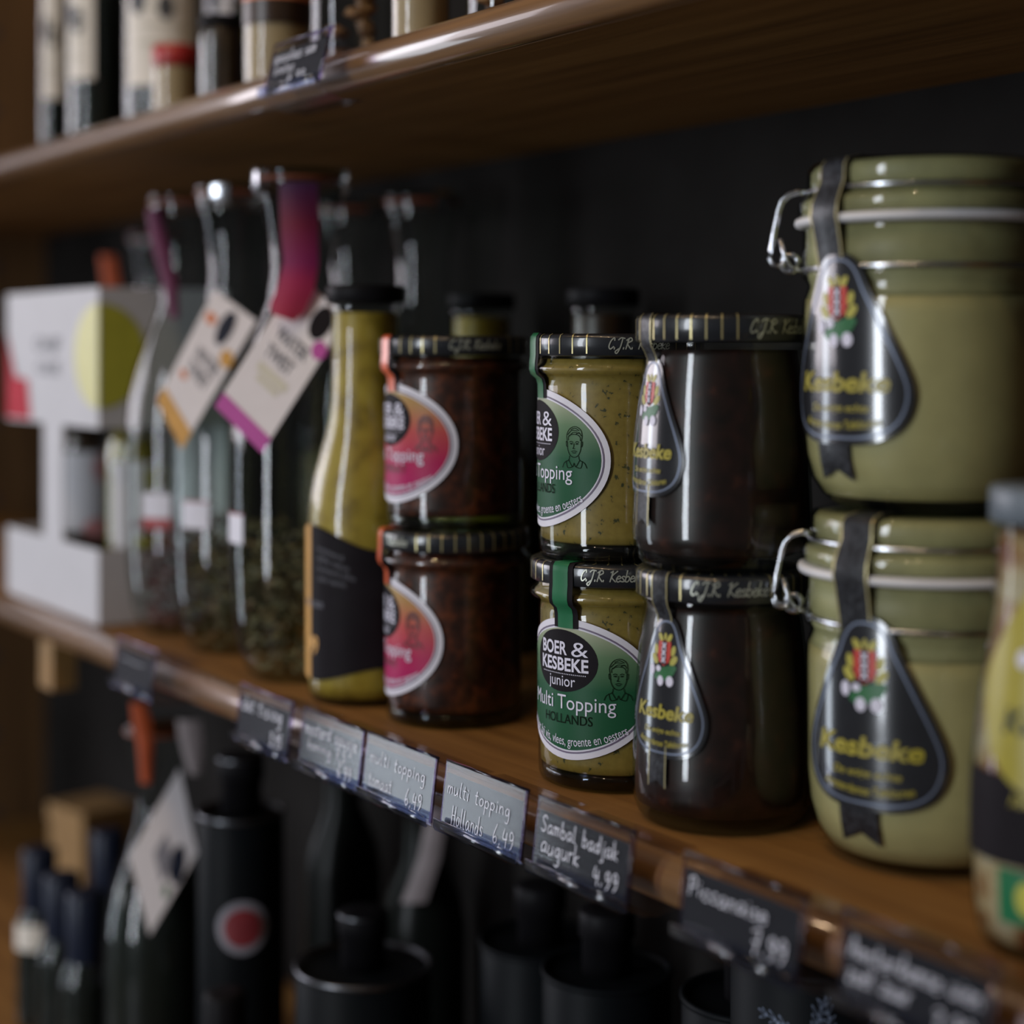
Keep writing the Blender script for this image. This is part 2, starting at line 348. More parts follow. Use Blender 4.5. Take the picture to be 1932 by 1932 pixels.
# hand lettering: single strokes on a unit grid (x-height .5, ascender 1)
HW = {
 'a': (.52, [[(.42, .45), (.25, .52), (.06, .3), (.1, .05), (.25, .02), (.4, .25), (.43, .5), (.43, .1), (.54, .02)]]),
 'b': (.48, [[(.08, 1), (.08, .02)], [(.08, .35), (.25, .5), (.42, .3), (.35, .05), (.2, .0), (.08, .1)]]),
 'c': (.44, [[(.4, .42), (.25, .5), (.08, .3), (.12, .06), (.28, 0), (.44, .08)]]),
 'd': (.52, [[(.4, .4), (.22, .5), (.06, .25), (.14, .02), (.3, .05), (.42, .3)], [(.44, 1), (.43, 0)]]),
 'e': (.46, [[(.07, .25), (.4, .32), (.33, .48), (.18, .5), (.06, .25), (.15, .03), (.3, 0), (.44, .1)]]),
 'g': (.50, [[(.4, .42), (.22, .5), (.06, .28), (.16, .05), (.32, .1), (.41, .45)], [(.42, .5), (.42, -.25), (.3, -.45), (.12, -.4)]]),
 'h': (.48, [[(.07, 1), (.06, 0)], [(.06, .3), (.25, .5), (.38, .38), (.4, 0)]]),
 'i': (.22, [[(.1, .5), (.1, .02)], [(.1, .70), (.1, .75)]]),
 'j': (.30, [[(.2, .5), (.2, -.25), (.1, -.42), (0, -.38)], [(.2, .70), (.2, .75)]]),
 'k': (.44, [[(.06, 1), (.06, 0)], [(.38, .48), (.08, .22), (.42, 0)]]),
 'l': (.26, [[(.1, 1), (.08, .15), (.22, .0)]]),
 'm': (.60, [[(.05, .5), (.05, 0)], [(.05, .3), (.2, .5), (.28, .4), (.28, 0)], [(.28, .3), (.42, .5), (.52, .38), (.54, 0)]]),
 'n': (.48, [[(.06, .5), (.06, 0)], [(.06, .3), (.25, .5), (.38, .38), (.42, 0)]]),
 'o': (.46, [[(.25, .5), (.08, .35), (.1, .08), (.25, 0), (.4, .15), (.38, .42), (.22, .5)]]),
 'p': (.48, [[(.06, .5), (.06, -.45)], [(.06, .35), (.25, .5), (.42, .3), (.3, .03), (.06, .1)]]),
 'r': (.36, [[(.06, .5), (.06, 0)], [(.06, .28), (.2, .48), (.34, .46)]]),
 's': (.38, [[(.34, .44), (.2, .5), (.08, .38), (.3, .18), (.28, .02), (.06, .04)]]),
 't': (.34, [[(.15, .85), (.14, .1), (.3, .02)], [(0, .55), (.3, .58)]]),
 'u': (.50, [[(.06, .5), (.06, .12), (.2, 0), (.38, .2), (.4, .5)], [(.4, .5), (.44, 0)]]),
 'M': (.64, [[(.05, 0), (.1, .95)], [(.1, .95), (.3, .4), (.5, .95)], [(.5, .95), (.56, 0)]]),
 'H': (.54, [[(.06, 1), (.06, 0)], [(.45, 1), (.45, 0)], [(.06, .5), (.45, .52)]]),
 'S': (.50, [[(.46, .85), (.3, 1), (.1, .85), (.14, .62), (.38, .4), (.36, .1), (.18, 0), (.02, .12)]]),
 'z': (.42, [[(.04, .48), (.36, .5), (.04, .02), (.40, .04)]]), 'w': (.60, [[(.04, .5), (.14, .0), (.28, .4), (.40, .0), (.54, .5)]]), 'y': (.46, [[(.06, .5), (.2, .1)], [(.40, .5), (.2, -.05), (.06, -.42)]]),
 'P': (.52, [[(.1, .95), (.08, 0)], [(.0, .85), (.3, 1), (.48, .78), (.36, .5), (.1, .45)]]),
 'A': (.58, [[(.02, 0), (.28, 1), (.52, 0)], [(.1, .35), (.45, .35)]]),
 '4': (.46, [[(.12, .95), (.05, .45), (.42, .47)], [(.36, .8), (.34, 0)]]),
 '6': (.46, [[(.3, 1), (.1, .5), (.08, .15), (.25, 0), (.38, .18), (.28, .38), (.1, .25)]]),
 '7': (.44, [[(.04, .92), (.4, .95), (.2, 0)], [(.1, .5), (.36, .52)]]),
 '9': (.46, [[(.38, .8), (.22, .95), (.08, .75), (.2, .5), (.38, .65), (.4, .8), (.36, .3), (.2, 0)]]),
 '3': (.42, [[(.06, .9), (.25, 1), (.36, .78), (.16, .55), (.38, .35), (.25, .02), (.04, .1)]]),
 '5': (.44, [[(.4, .98), (.12, .95), (.1, .6), (.3, .6), (.38, .3), (.22, .0), (.04, .08)]]),
 ',': (.22, [[(.12, .08), (.04, -.18)]]), '.': (.24, [[(.1, .0), (.1, .12)]]), ' ': (.42, []), '-': (.4, [[(.05, .3), (.35, .3)]]),
 'C': (.56, [[(.5, .78), (.42, 1), (.18, .75), (.1, .25), (.28, 0), (.54, .22)]]),
 'J': (.62, [[(.08, .82), (.28, 1), (.62, .95)], [(.44, .97), (.38, .1), (.2, -.38), (.02, -.22), (.36, .08)]]),
 'R': (.58, [[(.18, .95), (.1, 0)], [(.0, .78), (.32, 1), (.5, .76), (.16, .48), (.56, 0)]]),
 'K': (.60, [[(.18, .95), (.1, 0)], [(.0, .82), (.18, .95)], [(.58, .95), (.16, .45), (.60, 0)]]),
}
def hand(g, txt, x, y, h, mp, wd, slope=0.0, slant=0.0, jit=0.0, gap=.10, width=None):
    cx = 0.0; kx = 1.0 if not width else width / (h * sum(HW[c][0] + gap for c in txt))
    for ch in txt:
        a, st = HW[ch]; dy = random.uniform(-jit, jit)
        for pl in st:
            g.stroke([(x + (cx + px + slant * py) * h * kx, y + (py + dy) * h + slope * (cx + px) * h) for px, py in pl], wd, mp, smooth=len(pl) > 2)
        cx += a + gap
    return cx * h

# ------------------------------------------------------------------ the setting
fl = G().box(-3.2, 2.2, -3.0, .6, -1.25, -1.2).build('floor', M['floor'], smooth=False); fl['kind'] = 'structure'
G().box(-3.2, 2.2, .55, .60, -1.2, 1.6).build('wall_back', M['back'], smooth=False)['kind'] = 'structure'

# ------------------------------------------------------------------ shelving unit
unit = thing('shelving_unit', 'tall wooden case around the shelves with peg-holed brown side panels and dark back', 'shelf', (-.85, 0, -1.2))
SX0, SX1, DEP = -2.15, .55, .27
def ulink(o): o.location = (.85, 0, 1.2); return o
def shelf(zt, th, label=None):
    r = th / 2
    t = thing('shelf', label, 'shelf', (-.85, 0, zt), 0)
    def tl(o): o.location = (.85, 0, -zt); o.parent = t; return o
    board = G().prism_x([(r, zt), (DEP, zt), (DEP, zt - th), (r, zt - th)], SX0, SX1).build('shelf_board', M['wood'], t, smooth=False)
    tl(board)
    prof = [(r + .0002, zt)] + [(r - r * math.sin(PI * k / 16), zt - r + r * math.cos(PI * k / 16)) for k in range(1, 16)] + [(r + .0002, zt - th)]
    nose = G().prism_x(prof, SX0, SX1).build('shelf_nose', M['wood_nose'], board)
    for p in nose.data.polygons:
        if len(p.vertices) > 4: p.use_smooth = False
    return board
TH = .022; Z_UP = .3755; Z_LOW = -.3755
shelf(Z_UP, TH, 'upper brown wooden shelf with rounded varnished front, seen from below')
shelf(0.0, TH, 'middle brown wooden shelf lined with price tags, carrying the stacked jars')
shelf(Z_LOW, TH, 'bottom brown wooden shelf under the dark tins and small bottles')
ulink(G().box(SX0 - .025, SX0, -.0, DEP, -1.2, .95).build('side_panel', M['wood_dark'], unit, smooth=False))
ulink(G().box(SX1, SX1 + .025, -.0, DEP, -1.2, .95).build('side_panel', M['wood_dark'], unit, smooth=False))
ulink(G().box(SX0 - .025, SX1 + .025, DEP, DEP + .012, -1.2, .95).build('back_panel', M['back'], unit, smooth=False))
ph0 = None
for y in (.05, .10, .205):
    for k in range(12):
        if ph0 is None:
            ph0 = ulink(G().add([(0, .006 * math.cos(2 * PI * i / 12), .006 * math.sin(2 * PI * i / 12)) for i in range(12)], [tuple(range(12))]).build('peg_hole', M['hole'], unit, smooth=False)); o = ph0
        else: o = ph0.copy(); C.objects.link(o)
        o.location = (.85 + SX0 + .0006, y, 1.2 - .36 + k * .096)
ulink(G().box(-1.392, -1.362, .012, .032, -.062, -TH).build('shelf_cleat', M['kraft'], unit, smooth=False, label='small pale wooden cleat under the middle shelf'))

# ------------------------------------------------------------------ label artwork
def portrait(g, cx, cz, k, mp, wd=.00032, flip=1):
    S = [[(-.42, .1), (-.40, -.25), (-.25, -.55), (0, -.66), (.25, -.55), (.40, -.25), (.42, .1)],
         [(-.42, .1), (-.5, .15), (-.48, -.08), (-.40, -.12)], [(.42, .1), (.5, .15), (.48, -.08), (.40, -.12)],
         [(-.44, .15), (-.46, .5), (-.25, .82), (.1, .92), (.4, .75), (.48, .45), (.43, .15)],
         [(-.36, .22), (-.34, .42), (-.1, .52), (.2, .5), (.36, .38), (.37, .2)],
         [(-.40, .5), (-.15, .72), (.2, .70)], [(-.3, .42), (-.05, .62), (.3, .58)], [(-.2, .76), (.05, .84), (.3, .72)], [(.1, .52), (.3, .62), (.42, .45)],
         [(-.28, .12), (-.18, .16), (-.07, .11)], [(.08, .11), (.18, .16), (.28, .12)],
         [(-.25, .03), (-.17, .06), (-.09, .02)], [(.10, .02), (.18, .06), (.26, .03)], [(-.17, .03), (-.17, .0)], [(.18, .03), (.18, .0)],
         [(0, .05), (-.03, -.15), (-.08, -.2), (.04, -.22)], [(-.16, -.36), (0, -.33), (.16, -.36)], [(-.1, -.42), (0, -.44), (.1, -.42)],
         [(-.28, -.6), (-.34, -.8), (-.62, -.95), (-.75, -1.2)], [(.28, -.6), (.34, -.8), (.62, -.95), (.75, -1.2)],
         [(-.34, -.8), (-.1, -1.15), (0, -.95), (.1, -1.15), (.34, -.8)], [(-.5, -.85), (-.4, -1.2), (-.1, -1.15)], [(.5, -.85), (.4, -1.2), (.1, -1.15)]]
    for s in S: g.stroke([(cx + flip * x * k, cz + y * k) for x, y in s], wd, mp)

def topping_label(root, RR, phi, bgm, portrait_mat, sub):
    """big lemon-shaped front label of the topping jars"""
    zc = .0487; a, b = .0455, .0336
    def lemon(k=1.0, d=0.0):
        o = []
        for i in range(72):
            t = 2 * PI * i / 72; c, q = math.cos(t), math.sin(t)
            o.append(((a * k - d) * math.copysign(abs(c) ** 1.12, c), zc + (b * k - d) * math.copysign(abs(q) ** .98, q)))
        return o
    lab = G().disc(lemon(), cyl(RR, phi, .0003), 9, (0, zc)).build('label', M['paper'], root)
    G().disc(lemon(1, .0046), cyl(RR, phi, .00045), 9, (0, zc)).build('colour_field', bgm, lab)
    G().ring(lemon(1, .0030), lemon(1, .0038), cyl(RR, phi, .00045)).build('border_line', M['ink_purple'], lab)
    G().disc(ell(-.0035, .0618, .0205, .0148, 44), cyl(RR, phi, .0006), 6).build('black_oval', M['ink'], lab)
    mp = cyl(RR, phi, .00078)
    g = G()
    add_text(g, 'BOER', -.0092, .0648, .0190, .0060, mp, bold=.024)
    add_text(g, '&', .0075, .0644, .0092, .0070, mp, bold=-.002)
    add_text(g, 'KESBEKE', -.0035, .0572, .0315, .0060, mp, bold=.024)
    for i in range(27): 
        x = -.0175 + i * .00108
        g.disc(ell(x, .0556, .0003, .0003, 6), mp, 1)
    add_text(g, 'junior', -.0035, .0498, .0172, .0052, mp)
    add_text(g, 'Multi Topping', -.0010, .0390, .0535, .0068, mp)
    add_text(g, 'lekker bij vis, vlees, groente en oesters', .0, .0218, .066, .0043, mp, arc=.072)
    g.build('lettering', M['white_print'], lab)
    g = G(); add_text(g, sub, -.0008, .0322, .0300, .0044, mp); g.build('variety_lettering', portrait_mat, lab, label='dark lettering naming the variety')
    for sx, fl_ in ((.0268, 1), (-.0330, -1)):
        g = G(); portrait(g, sx, .0560, .0092, mp, .00032 if sub == 'HOLLANDS' else .0006, flip=fl_); g.build('portrait_drawing', portrait_mat, lab, label='line drawing of a man in an open collar')
    return lab

def drop_outline(wd, z0, z1, n=64):
    """teardrop label: narrow rounded top, broad rounded bottom"""
    h = z1 - z0; o = []
    prof = [(0, 0), (.30, .002), (.55, .02), (.76, .06), (.90, .12), (.98, .20), (1, .28), (.96, .36), (.84, .48), (.70, .60), (.56, .72), (.44, .82), (.36, .90), (.27, .955), (.15, .99), (0, 1)]
    right = []
    for i in range(len(prof) - 1):
        p0, p1, p2, p3 = [Vector(prof[max(0, min(len(prof) - 1, j))]) for j in (i - 1, i, i + 1, i + 2)]
        for k in range(3):
            t = k / 3
            right.append(.5 * ((2 * p1) + (p2 - p0) * t + (2 * p0 - 5 * p1 + 4 * p2 - p3) * t * t + (3 * p1 - p0 - 3 * p2 + p3) * t ** 3))
    right.append(Vector(prof[-1]))
    o = [(p.x * wd / 2, z0 + p.y * h) for p in right] + [(-p.x * wd / 2, z0 + p.y * h) for p in reversed(right[1:-1])]
    return o
def drop_label(root, Rf, phi, wd, z0, z1):
    h = z1 - z0; mp0 = cyl(Rf, phi, .0006); mp1 = cyl(Rf, phi, .0008); mp2 = cyl(Rf, phi, .00095); mp3 = cyl(Rf, phi, .0011)
    o = drop_outline(wd, z0, z1); c = (0, z0 + h * .38)
    lab = G().disc(o, mp0, 10, c).build('label', M['label_black'], root)
    G().ring(inset(o, h * .030), inset(o, h * .042), mp1).build('border_line', M['silver_line'], lab, label='thin silver line inside the edge of the label')
    u = h / 59.0   # layout drawn on a 59 unit tall label
    Z = lambda t: z0 + t * u
    Q = lambda t: z0 + (48.5 + (t - 46.3) * .76) * u   # crest, upper half of the label
    q = u * .85
    k = wd / 43.0 
    g = G()        # leaves
    for x, y, rx, ry, ro in [(-3.2, 48.2, 2.6, 1.3, 2.2), (2.9, 48.2, 2.6, 1.3, .95), (-6.2, 41.5, 2.7, 1.4, 1.75), (6.0, 41.5, 2.7, 1.4, 1.35), (-6.6, 36.2, 3.0, 1.7, 2.3), (6.4, 36.2, 3.0, 1.7, .85), (0, 49, 1.8, .9, 1.57)]:
        g.disc(ell(x * q, Q(y), rx * q, ry * q, 18, ro), mp1, 2)
    g.build('gold_leaves', M['leaf_gold'], lab)
    sh = [(-4.3, 46.3), (-4.5, 38.5), (-3.5, 35.2), (0, 32.8), (3.5, 35.2), (4.5, 38.5), (4.3, 46.3), (0, 46.6)]
    G().disc([(x * q, Q(y)) for x, y in sh], mp2, 4).build('red_shield', M['red_print'], lab)
    G().rect(-1.65 * q, 1.65 * q, Q(33.8), Q(46.4), mp3, 3, 5).build('shield_stripe', M['ink'], lab)
    g = G(); mp4 = cyl(Rf, phi, .00125)
    for y in (44.0, 40.2, 36.4):
        for sg in (1, -1): g.stroke([(-1.1 * q, Q(y - 1.3 * sg)), (1.1 * q, Q(y + 1.3 * sg))], .8 * q, mp4)
    g.build('shield_crosses', M['white_print'], lab, label='three white diagonal crosses on a black stripe')
    g = G()
    g.disc(ell(0.6 * q, Q(28.8), 7.2 * q, 3.2 * q, 26, .30), mp2, 3)
    g.disc(ell(3.2 * q, Q(30.6), 5.6 * q, 2.3 * q, 22, .35), mp2, 3)
    g.build('gherkin', M['green_print'], lab)
    g = G()
    for x, y, rx, ry in ((-8.0, 30.2, 1.8, 2.7), (-3.4, 31.2, 1.8, 1.5), (-1.6, 24.6, 2.1, 2.5), (4.6, 24.9, 2.3, 2.6)):
        g.disc(ell(x * q, Q(y), rx * q, ry * q, 20), mp3, 2)
    g.build('onions', M['white_print'], lab)
    g = G(); mpt = cyl(Rf, phi, .0011)
    add_text(g, 'SINDS 1948', 0, Z(24.0), .0135 * k * 1000 * .001 * 1.05, 1.5 * u, mpt)
    g.build('date_lettering', M['leaf_gold'], lab)
    g = G()
    add_text(g, 'Kesbeke', 0, Z(16.4), wd * .72, 5.8 * u, mpt, shear=.18, bold=.028)
    add_text(g, 'De enige echte', 0, Z(10.2), wd * .46, 2.3 * u, mpt, shear=.22, bold=.012)
    add_text(g, 'Amsterdamse Tafelzuren', 0, Z(4.8), wd * .62, 2.5 * u, mpt, shear=.2, bold=.012, arc=wd * 1.7)
    g.build('lettering', M['yellow_print'], lab)
    return lab
def strip(prof, phi, wd, Rref, off, taper=None, ends=None):
    """paper strap following the jar's outline (r, z points), wd metres wide"""
    g = G(); v = []; f = []; n = 6
    for i, (r, z) in enumerate(prof):
        ww = wd if not taper else wd * taper[i]
        for k in range(n + 1):
            s = (k / n - .5) * ww; zz = z
            if ends and i == len(prof) - 1: zz = z + ends * (1 - abs(2 * k / n - 1))
            if r > ww * .7: a = phi + s / r; v.append(((r + off) * math.sin(a), -(r + off) * math.cos(a), zz + (off if i and prof[i - 1][1] >= z and abs(prof[i - 1][1] - z) < 1e-4 else 0)))
            else:
                v.append((r * math.sin(phi) + s * math.cos(phi), -r * math.cos(phi) + s * math.sin(phi), zz + off))
    for i in range(len(prof) - 1):
        for k in range(n): f.append((i * (n + 1) + k, i * (n + 1) + k + 1, (i + 1) * (n + 1) + k + 1, (i + 1) * (n + 1) + k))
    return g.add(v, f)

def lid_parts(root, r, z0, z1, phase, text_at, n=36, stripe=M['gold']):
    prof = [(r - .0012, z0), (r, z0 + .0006), (r, z1 - .0022), (r - .0008, z1 - .0008), (r - .0026, z1), (r * .72, z1)]
    lid = G().lathe(prof + [(r * .7, z1 - .0004)], 72).build('lid', M['lid_black'], root)
    g = G(); taken = []
    for k in range(n):
        a = phase + 2 * PI * k / n
        if any(abs((a - t + PI) % (2 * PI) - PI) < R(24.5) for t in text_at):
            lo = r - .002
            p = [(r - .0022, z1 + .0001), (r * .80, z1 + .0001)]
        else: p = [(r + .0002, z0 + .0012), (r + .0002, z1 - .0022), (r - .0006, z1 - .0006), (r - .0024, z1 + .00015), (r * .86, z1 + .00015)]
        wv = .00038; v = []; f = []
        for rr, zz in p:
            for s in (-wv, wv): v.append((rr * math.sin(a + s / r), -rr * math.cos(a + s / r), zz))
        for i in range(len(p) - 1): f.append((2 * i, 2 * i + 1, 2 * i + 3, 2 * i + 2))
        g.add(v, f)
    g.build('lid_stripes', stripe, lid, label='thin gold stripes round the black lid')
    g = G(); h = (z1 - z0) * .52
    for t in text_at:
        hand(g, 'C.J.R. Kesbeke', -.0155, z0 + (z1 - z0) * .32, h * .94, cyl(r, t, .0004), .00062, slant=.25, gap=-.015)
    g.build('lid_lettering', M['silver'], lid, label='silver script lettering on the lid rim')
    return lid

# ------------------------------------------------------------------ topping jars (straight glass, black striped lids)
TJ_H = .1085
TJ = [(.0365, 0), (.0388, .0012), (.0398, .004), (.0400, .009), (.0400, .0835), (.0398, .0868), (.0412, .0885), (.0438, .0898), (.0446, .0915), (.0440, .0935), (.0415, .0950), (.0405, .0975), (.0405, .0995)]
def topping_jar(name, label, loc, rz, kind, phi, text_at, phase):
    t = thing(name, label, 'jar', loc, rz, None); t.scale = (.97, .97, 1)
    paste = M['green_paste'] if kind == 'green' else M['red_paste']
    G().lathe([(.0370, .0085), (.0386, .0095), (.0388, .013), (.0388, .0840), (.0386, .0872), (.0398, .0890), (.0418, .0905), (.0416, .0925), (.0396, .0945), (.0390, .0965)]).build('paste_filling', paste, t)
    gl = G().lathe(TJ, cap1=False).build('glass_body', M['glass'], t)
    G().lathe([(.0340, .0008), (.0372, .0020), (.0384, .0050), (.0384, .0078), (.0340, .0080)], 48).build('glass_base', M['glass_green'], gl, label='thick dark glass base')
    lid_parts(t, .0440, .0978, TJ_H, phase, text_at)
    if kind == 'green': topping_label(t, .0400, phi, M['lab_green'], M['ink_darkgreen'], 'HOLLANDS')
    else: topping_label(t, .0400, phi, M['lab_pink'], M['ink_brown'], 'TOMAAT')
    sp = [(.022, TJ_H), (.036, TJ_H), (.0425, TJ_H), (.0440, TJ_H - .0012), (.0443, TJ_H - .004), (.0443, .0985), (.0447, .0950), (.0448, .0915), (.0440, .0890), (.0412, .0868), (.0404, .0840), (.0403, .0775)]
    ph = phi - R(1)
    st = strip(sp, ph, .0150, .04, .00035).build('tamper_strap', M['ink'], t, label='black edged paper strap from lid to label')
    strip(sp, ph, .0094, .04, .0006).build('strap_stripe', M['strap_green'] if kind == 'green' else M['strap_orange'], st, label='coloured middle of the strap')
    return t
gx, gy = -.6900, .0687; grz = face_cam(gx, gy)
topping_jar('topping_jar', 'lower jar of green herb topping with green label, strap and face drawing', (gx, gy, 0), grz, 'green', R(-37.5), [R(-4)], R(-26.5))
topping_jar('topping_jar', 'upper jar of green herb topping, its label turned left so only Topping reads', (gx, gy, TJ_H + .0004), grz, 'green', R(-69.5), [R(14)], R(-9.5))
ox, oy = -.853, .0745; orz = face_cam(ox, oy)
topping_jar('topping_jar', 'lower dark red jar with pink label, standing beside the yellow sauce bottle', (ox, oy, 0), orz, 'red', R(-74), [R(-58)], R(-29))
topping_jar('topping_jar', 'upper dark red jar with pink label and orange strap, stacked by the yellow bottle', (ox, oy, TJ_H + .0004), orz, 'red', R(-62), [R(16)], R(-4))

# ------------------------------------------------------------------ dark sambal jars (tapered, teardrop label)
SJ_H = .1125
SJ = [(.0345, 0), (.0366, .0008), (.0392, .0035), (.0412, .0085), (.0420, .0145), (.0419, .024), (.0405, .055), (.0388, .077), (.0374, .0885), (.0364, .0935), (.0362, .0965), (.0374, .0978), (.0378, .0990), (.0372, .1005), (.0362, .1015)]
def sambal_jar(name, label, loc, rz, phi, text_at, phase):
    t = thing(name, label, 'jar', loc, rz); t.scale = (.965, .965, 1)
    ins = [(max(.001, r - .0013), z + (.004 if z < .004 else 0)) for r, z in SJ[2:-4]]
    G().lathe([(.034, .0062)] + [(r, z) for r, z in ins if z > .0062] + [(.034, .0968)]).build('sauce_filling', M['brown_sauce'], t)
    gl = G().lathe(SJ, cap1=False).build('glass_body', M['glass'], t)
    lid_parts(t, .0402, .1002, SJ_H, phase, text_at)
    Rf = rfun(SJ)
    sp = [(.020, SJ_H), (.033, SJ_H), (.0388, SJ_H), (.0402, SJ_H - .0012), (.0405, SJ_H - .004), (.0405, .1015), (.0398, .0985), (.0383, .0960), (.0370, .0930), (.0369, .0905), (.0371, .0885)]
    st = strip(sp, phi - R(3), .0100, .04, .0004).build('tamper_strap', M['strap_black'], t, label='black patterned strap from lid to label')
    for sg in (-1, 1): strip(sp, phi - R(3) + sg * .0046 / .04, .0006, .04, .00055).build('strap_edge', M['gold'], st, label='thin gold edge line of the strap')
    tail = [(Rf(z) + .0003, z) for z in (.038, .030, .024, .0195)]
    tl = strip(tail, phi - R(3), .0115, .042, .0003, ends=.003).build('strap_tail', M['strap_black'], t)
    for sg in (-1, 1): strip(tail, phi - R(3) + sg * .0052 / .042, .0005, .042, .0005).build('strap_edge', M['gold'], tl)
    drop_label(t, lambda z: Rf(z), phi, .0460, .0325, .0935)
    return t
dx, dy = -.6055, .0643; drz = face_cam(dx, dy)
sambal_jar('sambal_jar', 'lower dark brown jar with black teardrop label, beside the lower green jar', (dx, dy, 0), drz, R(-41), [R(1)], R(-27.5))
sambal_jar('sambal_jar', 'upper dark brown jar with shining black teardrop label, beside the upper green jar', (dx, dy, SJ_H + .0004), drz, R(-56), [R(39)], R(-50))

# ------------------------------------------------------------------ clip-top jars of cream sauce
CJ_H = .1435
CJ = [(.0330, 0), (.0360, .0010), (.0420, .0055), (.0465, .0125), (.0492, .022), (.0503, .034), (.0505, .080), (.0498, .0855), (.0484, .0900), (.0478, .0925), (.0488, .0945), (.0505, .0962), (.0505, .0975), (.0492, .0985), (.0492, .1000), (.0502, .1010), (.0500, .1150), (.0505, .1165)]
def clip_jar(name, label, loc, rz, phi):
    t = thing(name, label, 'jar', loc, rz)
    fill = [(r - .0014, z) for r, z in CJ if .003 < z < .084] 
    G().lathe([(.036, .0050)] + fill + [(.0488, .0868)]).build('sauce_filling', M['cream'], t)
    G().lathe([(.0484, .0869), (.0470, .0905), (.0466, .0925), (.0478, .0955), (.0478, .1000), (.0488, .1015), (.0486, .1160), (.046, .1162)]).build('sauce_film', M['cream_film'], t, label='thin smeared sauce inside the neck')
    G().lathe(CJ, 72, cap1=False).build('glass_body', M['glass'], t)
    G().lathe([(.0505, .1166), (.0531, .1172), (.0536, .1186), (.0531, .1201), (.0505, .1206)], 72).build('rubber_gasket', M['white_gasket'], t)
    LP = [(.0500, .1207), (.0518, .1212), (.0520, .1262), (.0510, .1280), (.0482, .1288), (.0472, .1300), (.0474, .1330), (.0484, .1345), (.0482, .1405), (.0465, .1428), (.0400, CJ_H), (.02, CJ_H)]
    ld = G().lathe(LP, 72).build('glass_lid', M['glass'], t)
    G().lathe([(r - .0016, z if z < .14 else z - .001) for r, z in LP[:-1]]).build('lid_film', M['cream_film'], ld, label='greenish sauce colour seen through the glass lid')
    wire = [((.0497) * math.cos(a), .0497 * math.sin(a), .0990) for a in [2 * PI * k / 64 for k in range(64)]]
    G().tube(wire, .0011, 8, True).build('neck_wire', M['steel'], t)
    wire = [(.0488 * math.cos(a), .0488 * math.sin(a), .1312) for a in [2 * PI * k / 64 for k in range(64)]]
    G().tube(wire, .0011, 8, True).build('lid_wire', M['steel'], t)
    # clasp sticking out at the jar's left side (local -X)
    def bail(y): 
        return [(-.0478, y, .1318), (-.0520, y, .1325), (-.0560, y, .1312), (-.0588, y, .1285), (-.0600, y, .1250), (-.0618, y, .1160), (-.0636, y, .1075), (-.0640, y, .1040), (-.0628, y, .1016), (-.0604, y, .1008), (-.0582, y, .1014)]
    g = G()
    for y in (-.005, .005): g.tube(bail(y), .0009, 8)
    g.tube([(-.0582, y, .1014) for y in (-.006, 0, .006)], .0010, 8)
    g.build('clasp', M['steel'], t, label='bent wire clasp at the left side of the jar')
    g = G()
    for y in (-.002, .002): g.tube([(-.0508, y, .0990), (-.0552, y, .1005), (-.0572, y, .1040), (-.0594, y, .1118)], .0009, 8)
    g.tube([(-.0594, -.002, .1118), (-.0594, .002, .1118)], .0009, 8)
    g.build('clasp_lever', M['steel'], t)
    g = G(); g.tube([(-.0555 + .0036 * math.cos(a), 0, .1022 + .0036 * math.sin(a)) for a in [2 * PI * k / 16 for k in range(16)]], .0013, 8, True)
    g.build('hinge_loop', M['steel'], t)
    Rf = rfun(CJ)
    RC = lambda z: .0507
    sp = [(.026, CJ_H + .0002), (.0400, CJ_H + .0002), (.0468, .1430), (.0488, .1405), (.0492, .1340), (.0515, .1290), (.0532, .1250), (.0540, .1195), (.0528, .1150), (.0514, .1080), (.0504, .1020), (.0502, .0990)]
    st = strip(sp, phi - R(6), .0155, .05, .0006).build('tamper_strap', M['strap_black'], t, label='black patterned strap over the glass lid')
    for sg in (-1, 1): strip(sp, phi - R(6) + sg * .0073 / .05, .0008, .05, .0008).build('strap_edge', M['gold'], st)
    tail = [(Rf(z) + .0003, z) for z in (.032, .026, .020, .0125)]
    strip(tail, phi - R(5), .0180, .05, .0004, ends=.0045).build('strap_tail', M['strap_black'], t)
    drop_label(t, RC, phi, .0660, .0275, .1045)
    return t
cx_, cy_ = -.5144, .0988; crz = face_cam(cx_, cy_)
clip_jar('clip_top_jar', 'lower clip-top glass jar of cream sauce with dark teardrop label', (cx_, cy_, 0), crz, R(-28))
clip_jar('clip_top_jar', 'upper clip-top glass jar of cream sauce, stacked highest at the right', (cx_ - .002, cy_, CJ_H + .0008), crz + R(1), R(-42))

